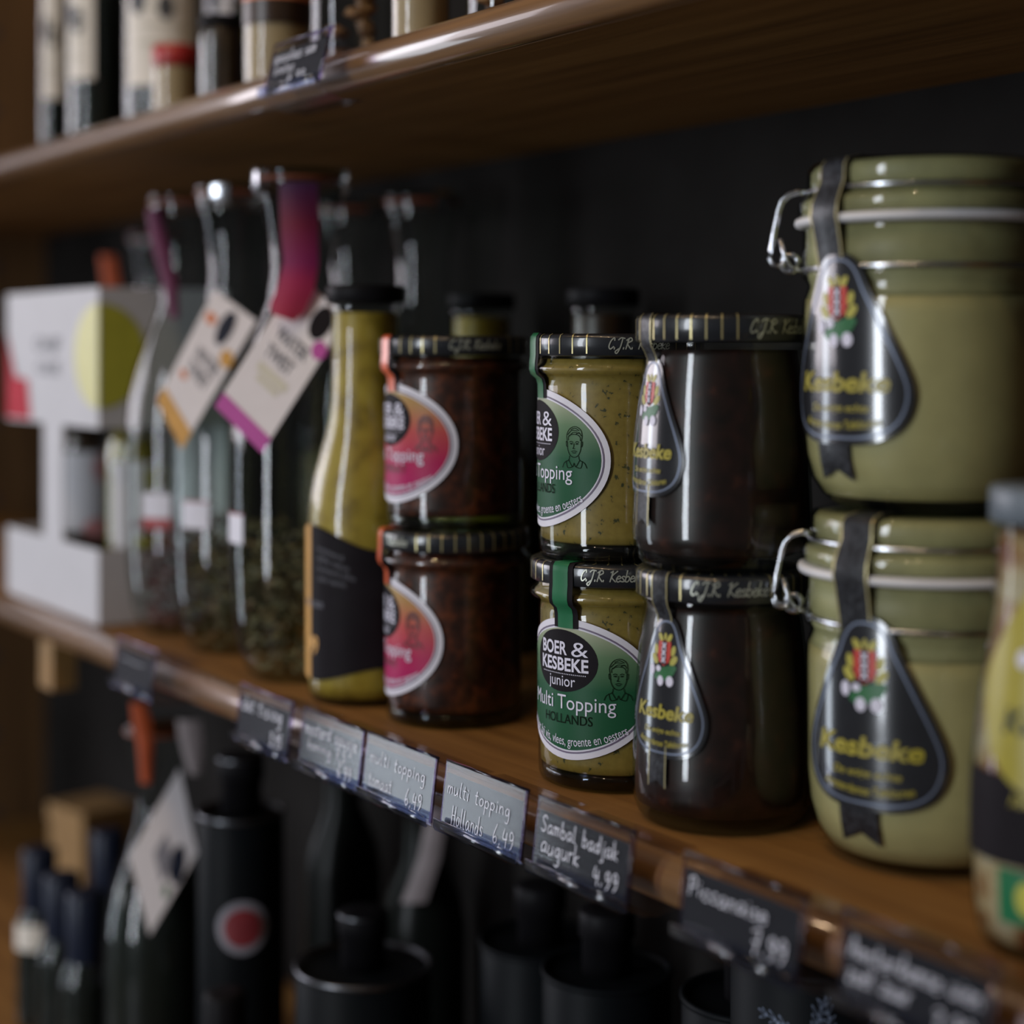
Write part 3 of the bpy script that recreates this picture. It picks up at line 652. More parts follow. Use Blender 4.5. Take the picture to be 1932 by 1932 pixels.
# ------------------------------------------------------------------ yellow sauce bottles
YB = [(.030, 0), (.0345, .0012), (.0366, .005), (.0374, .012), (.0375, .100), (.0372, .112), (.0360, .123), (.0335, .135), (.0300, .147), (.0265, .158), (.0240, .168), (.0226, .180), (.0219, .200), (.0217, .231), (.0228, .2335), (.0228, .2365), (.0210, .238)]
def sauce_bottle(label, loc, rz, fill='mustard', full=True, group=None):
    t = thing('sauce_bottle', label, 'bottle', loc, rz, group); t.scale = (.93, .93, 1)
    G().lathe([(r - .0012, z + (.004 if z < .005 else 0)) for r, z in YB[1:-3]] + [(.0200, .232)]).build('sauce_filling', M[fill], t)
    G().lathe(YB, cap1=False).build('glass_body', M['glass'], t)
    G().lathe([(.0236, .2375), (.0250, .2382), (.0250, .2470), (.0240, .2484), (.018, .2486)]).build('cap', M['cap_dark'], t)
    if full:
        def wav(s_): return .0045 * math.cos(s_ / .0375 * 2.2 + 2.4)
        def mp(s_, z):
            tt = (z - .017) / .082; zz = .019 + wav(s_) * -1 * (1 - tt) + tt * .080 + wav(s_) * 1.6 * tt
            a = s_ / .0375; r = .0375 + .0004; return (r * math.sin(a), -r * math.cos(a), zz)
        lb = G().rect(-.042, .075, .017, .099, mp, 40, 8).build('label', M['ink'], t, label='black wavy edged label')
        mp2 = lambda s_, z: tuple(v * (1.006 if i < 2 else 1) for i, v in enumerate(mp(s_, z)))
        g = G(); g.rect(-.062, -.0425, .017, .099, mp2, 10, 8); g.build('gold_panel', M['ochre'], lb)
        g = G()
        for i, (x0, x1) in enumerate(((-.034, -.014), (-.034, -.010), (-.034, -.006), (-.034, -.012))):
            add_text(g, ('mosterd', 'dille saus', 'mosterd dille', 'zoet zacht')[i], (x0 + x1) / 2, .086 - i * .0052, x1 - x0, .0032, mp2)
        add_text(g, 'dille saus', -.040, .056, .022, .004, mp2, bold=.02)
        g.build('lettering', M['ink_soft'], lb)
        g = G(); add_text(g, '99', -.040, .031, .012, .009, mp2, bold=.03); g.build('gold_lettering', M['ochre'], lb)
    return t
yx, yy = -.9300, .0588
sauce_bottle('front yellow sauce bottle with narrow neck and black wavy label', (yx, yy, 0), face_cam(yx, yy))
for (x, y, lab) in ((-1.0287, .205, 'dim yellow sauce bottle in the back row, behind the upper dark red jar'), (-.8997, .215, 'back row sauce bottle, filling coloured dark to stand for shade, seen left above the upper green jar')):
    sauce_bottle(lab, (x, y, 0), face_cam(x, y), fill='mustard' if x < -.95 else 'honey', full=False)  # right-hand bottle: back-row shade put into its colour by a dark filling

# ------------------------------------------------------------------ swing-neck glass bottles with herbs
WB = [(.024, 0), (.0290, .001), (.0345, .006), (.0405, .02), (.0440, .045), (.0455, .08), (.0455, .150), (.0430, .175), (.0365, .200), (.0280, .223), (.0212, .242), (.0187, .262), (.0198, .280), (.0240, .300), (.0268, .313), (.0272, .317)]
def herb_bottle(label, loc, rz, herb, ribbon=None, tag=None, sticker=None, clip_phi=-20, filled=.085, mat_glass=None, clear=True, group=None):
    t = thing('herb_bottle', label, 'bottle', loc, rz, group)
    gb = G().lathe(WB, 64, cap1=False).build('glass_body', mat_glass or M['glass_bottle'], t)
    G().lathe([(.0262, .3172), (.0286, .3176), (.0290, .3186), (.0286, .3196), (.0262, .3200)], 48).build('rubber_ring', M['orange_rubber'], t)
    G().lathe([(.0278, .3202), (.0288, .3212), (.0286, .3240), (.0265, .3252), (.012, .3252)], 48).build('glass_lid', mat_glass or M['glass_bottle'], t)
    for ph in (clip_phi, clip_phi + 180):
        a = R(ph); g = G(); v = []
        pr = [(.0245, .3262), (.0302, .3258), (.0306, .3215), (.0304, .3120), (.0280, .3085)]
        g = strip(pr, a, .0130, .03, .0002); g.build('steel_clamp', M['steel'], t)
    if herb:
        rnd = random.Random(int(loc[0] * 1000)); g = G()
        for i in range(520):
            z = .006 + filled * rnd.random() ** 1.1; rr = max(.005, rfun(WB)(z) - .0055) * math.sqrt(rnd.random()); a = rnd.uniform(0, 2 * PI)
            c = Vector((rr * math.cos(a), rr * math.sin(a), z)); e1 = Vector((rnd.gauss(0, 1), rnd.gauss(0, 1), rnd.gauss(0, .6))).normalized(); e2 = e1.orthogonal().normalized()
            l, wd = rnd.uniform(.003, .0062), rnd.uniform(.0010, .0026); h = e1.cross(e2) * .0006
            P = [c - e1 * l, c - e2 * wd + h, c + e1 * l, c + e2 * wd + h]
            P = [Vector((p.x, p.y, max(.003, p.z))) for p in P]
            g.add(P, [(0, 1, 2), (0, 2, 3)])
        g.build('herb_filling', herb, t, smooth=False, stuff=True)
    if sticker:
        ph, red = sticker
        s = G().rect(-.0115, .0115, .088, .106, cyl(.0455, R(ph), .0004), 8, 3).build('sticker', M['paper'], t, label='small white paper sticker')
        G().rect(-.0115, .0115, .080 if red else .1055, .088 if red else .107, cyl(.0453, R(ph), .0005), 8, 2).build('sticker_band', M['red_band'], s)
    return t
ax, ay = -1.0139, .0575; bx, by = -1.1324, .0667; kx, ky = -1.2245, .0690
A = herb_bottle('clear herb bottle with magenta ribbon and white tag, nearest the yellow bottle', (ax, ay, 0), face_cam(ax, ay), M['herb'], sticker=(-66, False), clip_phi=-75)
B = herb_bottle('clear herb bottle with a white and orange tag, middle of the front three', (bx, by, 0), face_cam(bx, by), M['herb'], sticker=(-38, False), clip_phi=-22)
K = herb_bottle('clear bottle of red petals with purple ribbon, beside the white gift box', (kx, ky, 0), face_cam(kx, ky), M['herb_red'], sticker=(-30, True), clip_phi=40)

# hanging tags and ribbons, drawn in each bottle's own frame (x right, z up, y = -distance in front of the axis)
def hang(root, corners, y0, y1, name, m, turn=0.0):
    """tag from 4 corners (bl, br, tr, tl) in metres; returns the object and a mapping (s,t in 0..1) -> point"""
    bl, br, tr, tl = corners
    def mp(s, t, lift=0.0):
        x = (bl[0] * (1 - s) + br[0] * s) * (1 - t) + (tl[0] * (1 - s) + tr[0] * s) * t
        z = (bl[1] * (1 - s) + br[1] * s) * (1 - t) + (tl[1] * (1 - s) + tr[1] * s) * t
        return (x, y0 + (y1 - y0) * t - turn * (s - .5) - lift - .0012 * math.sin(PI * t), z)
    g = G(); g.rect(0, 1, 0, 1, lambda s, t: mp(s, t, .0), 4, 8); n = len(g.v)
    g.rect(0, 1, 0, 1, lambda s, t: mp(s, t, .0005), 4, 8)
    return g.build(name, m, root), mp
def ribbon(root, left, right, ys, m, name='ribbon'):
    v = []; f = []
    for (lx, lz), (rx, rz), y in zip(left, right, ys):
        for k in range(5): v.append((lx + (rx - lx) * k / 4, y - .002 * math.sin(PI * k / 4), lz + (rz - lz) * k / 4))
    for i in range(len(left) - 1):
        for k in range(4): f.append((i * 5 + k, i * 5 + k + 1, (i + 1) * 5 + k + 1, (i + 1) * 5 + k))
    return link(name, v, f, m, root)
def P(px, py, cx, mm):   # measured pixel offsets turned into metres in the bottle's frame
    return ((px - cx) * mm, .21 + (659 - py) * mm)
mA = .3250e-3
cA = [P(404, 767, 566, mA), P(494, 853, 566, mA), P(655, 598, 566, mA), P(562, 515, 566, mA)]
tg, mp = hang(A, cA, -.0480, -.0330, 'swing_tag', M['tag_paper'], .022)
L1 = lambda s, t: mp(s, t, .0009); L2 = lambda s, t: mp(s, t, .0012)
G().rect(0, 1, 0, .105, L1, 4, 2).build('tag_band', M['magenta'], tg)
def tagtext(g, txt, s0, s1, t0, h, mpf):
    v, f = text2d(txt, 0, .02); x0 = min(p[0] for p in v); x1 = max(p[0] for p in v)
    g.flat([(s0 + (x - x0) / (x1 - x0) * (s1 - s0), t0 + y / .69 * h) for x, y in v], f, mpf)
g = G(); tagtext(g, 'WATER', .20, .80, .595, .085, L1); tagtext(g, 'TWIST', .20, .72, .465, .085, L1); g.build('tag_lettering', M['ink_soft'], tg)
g = G(); g.rect(.22, .80, .36, .42, L1, 3, 2); g.rect(.30, .72, .31, .35, L1, 3, 2); g.build('tag_tint', M['tag_tint'], tg)
G().disc(ell(.70, .86, .17, .115, 24), L1, 3).build('tag_black_oval', M['ink'], tg)
G().disc(ell(.90, .72, .125, .058, 24), L1, 3).build('tag_dot', M['magenta'], tg)
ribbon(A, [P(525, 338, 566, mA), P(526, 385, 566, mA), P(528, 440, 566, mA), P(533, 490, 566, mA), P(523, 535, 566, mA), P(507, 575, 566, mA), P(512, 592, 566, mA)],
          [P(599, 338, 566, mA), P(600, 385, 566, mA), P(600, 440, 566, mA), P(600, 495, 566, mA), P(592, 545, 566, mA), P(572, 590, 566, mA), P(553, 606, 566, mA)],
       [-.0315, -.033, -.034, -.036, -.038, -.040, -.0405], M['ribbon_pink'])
mB = .3560e-3
cB = [P(296, 757, 446, mB), P(345, 846, 446, mB), P(484, 605, 446, mB), P(404, 543, 446, mB)]
tg, mp = hang(B, cB, -.0480, -.0340, 'swing_tag', M['tag_paper'], .022)
L1b = lambda s, t: mp(s, t, .0009)
G().rect(0, 1, 0, .13, L1b, 4, 2).build('tag_band', M['ochre'], tg)
g = G(); tagtext(g, 'WATER', .25, .85, .50, .085, L1b); tagtext(g, 'TWIST', .25, .80, .38, .085, L1b); g.build('tag_lettering', M['ink_soft'], tg)
G().disc(ell(.55, .82, .15, .135, 24), L1b, 3).build('tag_navy_oval', M['navy'], tg)
G().disc(ell(.20, .80, .13, .045, 20), L1b, 2).build('tag_dot', M['orange_print'], tg)
G().disc(ell(.25, .33, .10, .03, 16), L1b, 2).build('tag_dot', M['orange_print'], tg)
G().disc(ell(.86, .66, .15, .06, 20), L1b, 2).build('tag_dot', M['ochre'], tg)
mK = .385e-3
ribbon(K, [P(x, y, 352, mK) for x, y in ((275, 395), (280, 440), (292, 490), (306, 540), (318, 600))], [P(x, y, 352, mK) for x, y in ((300, 392), (312, 440), (326, 490), (334, 540), (336, 600))], [-.028, -.028, -.027, -.027, -.027], M['ribbon_purple'])

# dim back row of the same bottles
BR = [(-1.62, .205, 'ribbon_orange', 'dim bottle with an orange ribbon standing behind the white gift box'),
      (-1.2135, .205, None, 'dim pale green bottle neck in the back row, right of the magenta ribbon'),
      (-1.1180, .210, None, 'dim back row bottle rising left of centre, above the upper dark red jar')
      ]
for i, (x, y, rb, lab) in enumerate(BR):
    t = herb_bottle(lab, (x, y, 0), face_cam(x, y), None, clip_phi=30, group='bottles in the dim back row')
    if rb: ribbon(t, [(-.055, .300), (-.050, .26), (-.044, .22), (-.038, .19)], [(-.040, .300), (-.034, .26), (-.026, .22), (-.020, .19)], [-.03, -.032, -.036, -.04], M[rb])
    G().lathe([(.03, .004), (.0405, .03), (.0420, .10), (.040, .13), (.02, .131)], 40).build('herb_filling', M['herb'], t)

# ------------------------------------------------------------------ white gift box with oil bottles
gb = thing('gift_box', 'white cardboard gift box with open middle, yellow and red print, far left', 'box', (-1.385, .018, 0), R(0))
bw, bd = .1115, .105
cap = G()
cap.box(-bw, bw, 0, .0015, .150, .2555).box(-bw, bw, bd - .0015, bd, .150, .2555).box(-bw, -bw + .0015, .0015, bd - .0015, .150, .2555).box(bw - .0015, bw, .0015, bd - .0015, .150, .2555).box(-bw, bw, 0, bd, .2555, .257)
cap = cap.build('box_top', M['card_white'], gb, smooth=False)
tr = G(); tr.box(-bw, bw, 0, .0015, 0, .058).box(-bw, bw, bd - .0015, bd, 0, .058).box(-bw, -bw + .0015, .0015, bd - .0015, 0, .058).box(bw - .0015, bw, .0015, bd - .0015, 0, .058).box(-bw, bw, 0, bd, -.0, .0012)
tr.build('box_tray', M['card_white'], gb, smooth=False)
G().box(-.016, .030, 0, .0015, .058, .150).build('box_strut', M['card_white'], gb, smooth=False)
G().box(-bw, bw, bd - .0015, bd, .058, .150).build('box_back', M['card_white'], gb, smooth=False)
F = lambda x, z: (x, -.0005, z); Sd = lambda y, z: (bw + .0005, y, z)
half = lambda n, sg: [(bw - .0005 + sg * .052 * abs(math.cos(a)), .205 + .040 * math.sin(a)) for a in [-PI / 2 + PI * k / n for k in range(n + 1)]]
g = G(); g.disc(half(20, -1), F, 3); g.build('yellow_half_circle', M['lime_pale'], cap, smooth=False)
g = G(); g.disc([((bw - x) * .6 * -1 + 0.0008 if False else (x - bw) * .7 + .001, z) for x, z in half(20, 1)], Sd, 3); g.build('yellow_half_circle', M['lime'], cap, smooth=False)
g = G(); g.disc([(-bw + .0005, .152), (-.046, .152), (-.055, .185), (-.090, .187), (-bw + .0005, .225)], F, 2); g.build('red_print', M['crimson'], cap, smooth=False)
g = G(); add_text(g, 'OLIJF', -.004, .209, .062, .011, F, bold=.01); add_text(g, 'OLIE', -.002, .190, .056, .010, F, bold=.01); g.build('box_lettering', M['ink_soft'], cap, smooth=False)
def oil_bottle(label, x, y, oilm, capm, dot, group=None):
    t = thing('oil_bottle', label, 'bottle', (x, y, .0016), face_cam(x, y))
    ob = [(.018, 0), (.0225, .001), (.024, .005), (.024, .125), (.022, .136), (.015, .150), (.0115, .160), (.011, .185), (.012, .187), (.012, .192)]
    G().lathe([(r - .001, z + .002) for r, z in ob[1:-2]], 40).build('oil_filling', oilm, t)
    G().lathe(ob, 40).build('glass_body', M['glass'], t)
    G().lathe([(.0128, .182), (.0132, .184), (.0132, .212), (.0122, .214), (.006, .214)], 32).build('cap', capm, t)
    lb = G().rect(-.021, .021, .055, .122, cyl(.024, 0, .0004), 12, 4).build('label', M['card_white'], t)
    G().disc(ell(.018, .108, .012, .013, 20), cyl(.024, 0, .0007), 3).build('label_dot', dot, lb)
    G().disc(ell(.012, .058, .014, .008, 20), cyl(.024, 0, .0007), 3).build('label_dot', dot, lb)
    return t
oil_bottle('small bottle with rose printed label in the left opening of the gift box', -1.448, .070, M['honey'], M['cap_dark'], M['rose'])
oil_bottle('small golden oil bottle with lime dot label in the right opening of the gift box', -1.304, .060, M['oil'], M['stopper'], M['lime'])

# ------------------------------------------------------------------ pickle bottle in the near right corner
px_, py_ = -.4080, .0520
pb = thing('pickle_jar', 'blurred jar of mixed pickles with bright yellow and black labels, far right', 'jar', (px_, py_, 0), face_cam(px_, py_))
PB = [(.0225, 0), (.0255, .001), (.0285, .006), (.0302, .016), (.0308, .030), (.0306, .052), (.0296, .070), (.0276, .088), (.0252, .104), (.0232, .118), (.0222, .130), (.0220, .145), (.0226, .150)]
G().lathe([(r - .0012, z + (.003 if z < .004 else 0)) for r, z in PB[1:-1]]).build('pickle_filling', M['pickles'], pb)
G().lathe(PB, cap1=False).build('glass_body', M['glass'], pb)
G().lathe([(.0235, .1492), (.0242, .150), (.0242, .1605), (.0232, .162), (.015, .162)]).build('lid', M['cap_grey'], pb)
PR = rfun(PB)
bell = []
for i in range(60):
    a = 2 * PI * i / 60; s = math.sin(a); c = math.cos(a)
    bell.append((.0325 * c * (1 - .50 * max(0, s)) , .098 + (.041 if s < 0 else .037) * s))
lb = G().disc(bell, cyl(lambda z: PR(z), R(-4), .0004), 8, (0, .092)).build('label', M['yellow_print'], pb, label='bright yellow bell-shaped label')
g = G(); add_text(g, 'Kesbeke', .002, .079, .042, .008, cyl(lambda z: PR(z), R(-4), .0008), shear=.15, bold=.02); g.build('lettering', M['ink_olive'], lb)
g = G(); g.disc(ell(-.004, .108, .007, .005, 18, .4), cyl(lambda z: PR(z), R(-4), .0008), 2); g.build('gherkin', M['green_print'], lb)
g = G(); g.disc(ell(-.0125, .104, .0028, .0032, 14), cyl(lambda z: PR(z), R(-4), .0009), 2); g.disc(ell(-.001, .1015, .0028, .0032, 14), cyl(lambda z: PR(z), R(-4), .0009), 2); g.build('onions', M['white_print'], lb)
bb = G().rect(-.060, .060, .034, .0640, cyl(lambda z: PR(z), 0, .0003), 40, 4).build('black_band', M['ink'], pb)
g = G(); add_text(g, 'AMSTERDAMSE UIEN', .006, .0545, .046, .0042, cyl(lambda z: PR(z), 0, .0007), bold=.01); add_text(g, 'ZOETZUUR', .010, .0435, .022, .0040, cyl(lambda z: PR(z), 0, .0007), bold=.01)
g.build('band_lettering', M['yellow_print'], bb)
gs = G().rect(-.009, .020, .014, .0325, cyl(lambda z: PR(z), R(-24), .0004), 10, 3).build('green_sticker', M['strap_green'], pb)
G().disc(ell(.002, .0235, .004, .006, 16), cyl(lambda z: PR(z), R(-24), .0008), 2).build('sticker_dot', M['lime'], gs)

# ------------------------------------------------------------------ price tag clips
def price_clip(label, x0, z_off, y_off, lines, tilt=0.0, seed=1):
    """70 mm clear holder gripping the shelf nose; lines = (text, x, y, height) in mm on the card"""
    random.seed(seed)
    t = thing('price_tag', label, 'price tag', (x0 + .035, y_off, z_off), 0, 'price tags on the shelf fronts'); t.rotation_euler = (tilt, 0, 0)
    W = .035
    def sheet(path, th):   # extrude an open path (y,z) with thickness along X
        pts = [Vector(p) for p in path]; a = []; b = []
        for i, p in enumerate(pts):
            d = (pts[min(i + 1, len(pts) - 1)] - pts[max(i - 1, 0)]).normalized(); n = Vector((-d.y, d.x)) * th / 2
            a.append(tuple(p + n)); b.append(tuple(p - n))
        return a + b[::-1]
    body = G()
    front = [(-.0117, .0122), (-.0122, .0126), (-.0127, .0118), (-.0165, -.0190), (-.0176, -.0204), (-.0188, -.0200), (-.0190, -.0172)]
    body.prism_x(sheet(front, .0009), -W, W)
    body.prism_x(sheet([(-.0117, .0122), (-.0100, .0098), (-.002, .0048), (.008, .0014), (.020, .0008)], .0009), -W, W)
    body.prism_x(sheet([(-.0165, -.0195), (-.010, -.0232), (-.001, -.0248), (.012, -.0230)], .0009), -W, W)
    hb = body.build('clear_holder', M['plastic'], t, smooth=False)
    def cp(x, y, lift=0.0):   # card coordinates, mm from its lower left corner, card 68 x 23
        f = y / 23.0
        return (-W + .001 + x * .001, -.01545 + .00285 * f - lift, -.0137 + .0229 * f)
    ca = G().rect(0, 65.5, -4, 20.6, lambda x, y: cp(x, y, .0), 2, 2)
    cd_ = ca.build('chalkboard_card', M['chalkboard'], t, smooth=False)
    if lines:
        g = G()
        for (txt, x, y, h, wd, wid) in lines: hand(g, txt, x, y, h, lambda a, b: cp(a, b, .0012), wd, jit=.04, slant=.05, width=wid)
        g.build('chalk_lettering', M['chalk'], cd_)
    g = G(); g.tube([(W - .0006, -.0127, .0118), (W - .0006, -.0166, -.0185)], .0009, 8); g.tube([(W - .0034, -.0124, .0110), (W - .0034, -.0160, -.0178)], .0004, 6)
    g.tube([(-W + .0004, -.0127, .0118), (-W + .0004, -.0166, -.0185)], .0006, 8); g.tube([(-W, -.0124, .0122), (W, -.0124, .0122)], .0008, 8)
    g.build('holder_edge', M['plastic_edge'], t, label='mauve tinted edges of the clear holder')
    lp = G(); lp.prism_x(sheet([(-.0192, -.0200), (-.0200, -.0185), (-.0198, -.0152)], .0012), -W, W); lp.tube([(-W, -.0198, -.0150), (W, -.0198, -.0150)], .0008, 8)
    lp.build('holder_lip', M['plastic_lip'], t)
    return t
price_clip('price tag alone on the middle shelf front, leftmost, below the herb bottles', -1.1520, 0, 0, [('-----', 12, 12, 6, .5, 40)], seed=2)
price_clip('blurred price tag under the rightmost herb bottle, two words and a price', -.9515, 0, 0, [('dat', 6, 13, 8.5, .8, 16), ('tisiog', 27, 13, 8.5, .8, 32), ('3,95', 45, -1, 7.5, .8, 16)], seed=3)
price_clip('blurred shining price tag under the yellow sauce bottle', -.8685, 0, 0, [('mosterd sausje', 4, 14, 7.5, .7, 60), ('honing 7,5', 9, 6.0, 6, .6, 44), ('6,99', 45, -2.2, 7, .7, 16)], seed=4)
price_clip('price tag reading multi topping with white glare, below the dark red jars', -.7955, 0, 0, [('multi topping', 5, 12.5, 6.6, .55, 56), ('tomaat', 6, 1.0, 7.0, .55, 24), ('6,49', 43, -1.5, 8, .55, 17)], seed=5)
price_clip('sharp price tag reading multi topping Hollands 6,49', -.7171, .0008, 0, [('multi topping', 3.0, 11.6, 6.8, .46, 55), ('Hollands', 9, -1.6, 8.4, .46, 28), ('6,49', 45, -2.0, 8.6, .46, 18)], seed=6)
price_clip('price tag reading Sambal badjak augurk 4.99', -.6387, .0004, 0, [('Sambal badjak', 4.0, 12.4, 7.0, .55, 56), ('augurk', 5, 3.6, 8.2, .55, 29), ('4.99', 44, -.6, 7.6, .55, 18)], seed=7)
price_clip('blurred price tag reading Piccanaise 7.99', -.5370, 0, 0, [('Piccanaise', 4, 11.5, 7.2, .55, 46), ('7.99', 42, -.5, 9.0, .62, 20)], seed=8)
price_clip('most blurred price tag at the lower right corner, under the pickle jar', -.4488, .0012, 0, [('Amsterdamse uien', 4, 11.5, 7, .5, 60), ('zoet zuur', 4, 3.2, 7.5, .5, 30), ('3.99', 44, -2, 8, .55, 18)], seed=9)
price_clip('price tag on the upper shelf front, clipped alone below the biscuit jars', -.9096, Z_UP - .0052, .0004, [('speculaas sam', 5, 13.5, 7, .6, 52), ('soetes', 8, 6.5, 6, .5, 26), ('4.99', 28, -1.5, 7, .6, 22)], tilt=R(-7), seed=10)

# ------------------------------------------------------------------ things on the upper shelf
def tall_bottle(label, x, y, r, body, lab_w, z0, z1, phi=0, labm='paper_cream', group=None):
    t = thing('oil_bottle', label, 'bottle', (x, y, Z_UP), face_cam(x, y), group)
    h = .30
    pr = [(r * .8, 0), (r * .95, .001), (r, .005), (r, .185), (r * .93, .20), (r * .6, .225), (r * .45, .24), (r * .42, h - .03)]
    G().lathe([(max(.002, q - .001), z + .003) for q, z in pr[1:]], 44).build('oil_filling', M[body], t)
    G().lathe(pr, 44).build('glass_body', M['glass'], t)
    G().lathe([(r * .48, h - .035), (r * .5, h - .033), (r * .5, h), (r * .3, h + .001)], 32).build('cap', M['cap_dark'], t)
    lb = G().rect(-lab_w / 2, lab_w / 2, z0, z1, cyl(r, R(phi), .0004), 20, 6).build('label', M[labm], t)
    g = G(); mp = cyl(r, R(phi), .0008)
    for k, zz in enumerate((.118, .104, .09, .076)):
        if z0 < zz < z1 - .01: g.rect(-lab_w * .3, lab_w * (.28 - .05 * (k % 2)), zz, zz + .003, mp, 10, 1)
    g.build('label_text_lines', M['tag_tint'], lb)
    g = G(); g.disc(ell(-lab_w * .30, .112, r * .22, .012, 16), mp, 2); g.disc(ell(lab_w * .05, .106, r * .22, .010, 16), mp, 2); g.build('label_motif', M['navy'], lb, label='dark motif printed on the label')
    return t
tall_bottle('narrow bottle with cream label, leftmost on the upper shelf', -1.4969, .060, .0120, 'dark_oil', .020, .052, .17, -10)
tall_bottle('dark bottle with cream label, second from left on the upper shelf', -1.4192, .070, .0236, 'dark_oil', .030, .058, .18, -42)
tall_bottle('wide dark bottle with big cream label, behind the red-capped jar', -1.3369, .095, .0304, 'dark_oil', .066, .044, .18, -2)
wb = tall_bottle('dark bottle with white, yellow and green label, behind the two small jars', -1.2969, .134, .0208, 'dark_oil', .050, .090, .19, 12, labm='paper')
G().rect(-.025, .025, .078, .092, cyl(.0208, R(12), .0006), 16, 2).build('yellow_band', M['lime'], wb)
G().rect(.006, .014, .088, .104, cyl(.0208, R(12), .0009), 6, 2).build('green_patch', M['green_print'], wb)
def preserve(label, x, y, r, h, fill, capm, band=None, z_b=None, name='preserve_jar', chunks=None, lid0=.86):
    t = thing(name, label, 'jar', (x, y, Z_UP), face_cam(x, y))
    pr = [(r * .85, 0), (r * .96, .001), (r, .004), (r, h * .78), (r * .95, h * .84), (r * .88, h * .88), (r * .88, h * .9)]
    if chunks:
        rnd = random.Random(int(x * 1000)); rb = r - .003
        for i in range(chunks):
            z = .006 + (h * .72) * (i / chunks); a = rnd.uniform(0, 2 * PI); rr = rb * .55
            ck = bmesh.new(); bmesh.ops.create_icosphere(ck, subdivisions=1, radius=rb * .42)
            mt = Matrix.Translation((rr * math.cos(a + i * 2.2), rr * math.sin(a + i * 2.2), z + .008)) @ Matrix.Rotation(rnd.uniform(0, 3), 4, Vector((rnd.random(), rnd.random(), 1)).normalized()) @ Matrix.Diagonal((1, .85, .5, 1))
            ck.transform(mt); me = bpy.data.meshes.new('biscuit'); ck.to_mesh(me); ck.free(); me.materials.append(M['cookie'])
            o = bpy.data.objects.new('biscuit', me); C.objects.link(o); o.parent = t
    else: G().lathe([(q - .001, z + .002) for q, z in pr[1:-2]], 40).build('filling', M[fill], t)
    G().lathe(pr, 44, cap1=False).build('glass_body', M['glass'], t)
    G().lathe([(r * .92, h * lid0), (r * 1.0, h * (lid0 + .01)), (r * 1.0, h * .985), (r * .9, h), (r * .5, h)], 40).build('lid', M[capm], t)
    if band:
        G().rect(-r * 1.5, r * 1.5, z_b[0], z_b[1], cyl(r, 0, .0004), 24, 2).build('label', M[band], t)
    return t
preserve('small jar with a bright red cap, in front of the big cream label', -1.1900, .045, .0165, .0535, 'tan_paste', 'cap_red', lid0=.70)
preserve('small dark preserve jar beside the red-capped jar', -1.1091, .045, .0152, .0620, 'honey', 'cap_dark')
tj = preserve('jar of pale tan paste with a brown and orange banded label on the upper shelf', -1.0326, .050, .0217, .085, 'tan_paste', 'cap_dark', 'honey', (.043, .0585))
G().rect(-.030, .030, .0585, .068, cyl(.0217, 0, .0006), 24, 2).build('orange_band', M['orange_print'], tj)
preserve('glass jar of brown biscuits just behind the upper price tag', -.9409, .055, .0245, .11, None, 'cap_dark', chunks=14, name='biscuit_jar')
preserve('glass jar of tan paste, right of the biscuit jar on the upper shelf', -.8401, .045, .0165, .10, 'tan_paste', 'cap_dark')
preserve('second glass jar of biscuits, hidden mostly by the upper shelf front', -.7700, .060, .0245, .10, None, 'cap_dark', chunks=12, name='biscuit_jar')

# ------------------------------------------------------------------ things on the bottom shelf
def tin(label, x, y, r, h, neck_r, neck_h, disc_phi=None, disc_z=None, disc_r=.017, red=True, name='oil_tin', group=None):
    t = thing(name, label, 'tin', (x, y, Z_LOW), face_cam(x, y), group)
    G().lathe([(r - .001, 0), (r, .001), (r, h - .002), (r - .0008, h - .001)], 56, cap1=False).build('tin_body', M['dark_tin'], t)
    G().lathe([(r - .0012, h - .0035), (r + .0010, h - .0025), (r + .0012, h - .0005), (r, h + .0008), (r - .0018, h), (r - .0024, h - .003), (neck_r, h - .0022)], 56, cap0=False).build('tin_rim', M['tin_rim'] if red is not None else M['dark_tin'], t)
    G().lathe([(r - .0026, h - .0028), (neck_r + .001, h - .0018)], 48, cap0=False, cap1=True).build('tin_top', M['dark_tin'], t)
    if neck_h:
        n = G().lathe([(neck_r, h - .002), (neck_r, h + neck_h * .55), (neck_r * 1.12, h + neck_h * .56), (neck_r * 1.12, h + neck_h * .97), (neck_r * 1.05, h + neck_h), (neck_r * .5, h + neck_h)], 36).build('neck_cap', M['cap_dark'], t)
        if red is not None: G().lathe([(neck_r * 1.13, h + neck_h * .93), (neck_r * 1.16, h + neck_h * .95), (neck_r * 1.13, h + neck_h * .97)], 36, cap0=False, cap1=False).build('cap_ring', M['tin_rim'], n)
    if disc_phi is not None:
        d = G().disc(ell(0, disc_z, disc_r, disc_r, 36), cyl(r, R(disc_phi), .0004), 5).build('round_label', M['label_grey'], t)
        G().disc(ell(0, disc_z, disc_r * .72, disc_r * .72, 32), cyl(r, R(disc_phi), .0008), 4).build('label_centre', M['label_red'], d)
    return t
H0 = -Z_LOW
tin('dark oil tin with a round dark red label, bottom shelf left', -1.1649, .085, .0310, H0 - .1235, .0150, .040, 2, H0 - .199, .0188)
tin('large dark oil tin with pale rim and short neck, lower centre', -.9987, .095, .0437, H0 - .1875, .0145, .034)
tin('dark oil tin with a round label, right of the large tin', -.9050, .170, .0380, H0 - .1590, .0145, .034, -8, H0 - .222, .0200, red=None)
tin('very dark oil tin, second right of the large tin', -.8080, .150, .0370, H0 - .1450, .0145, .034, -20, H0 - .205, .0170, red=None)
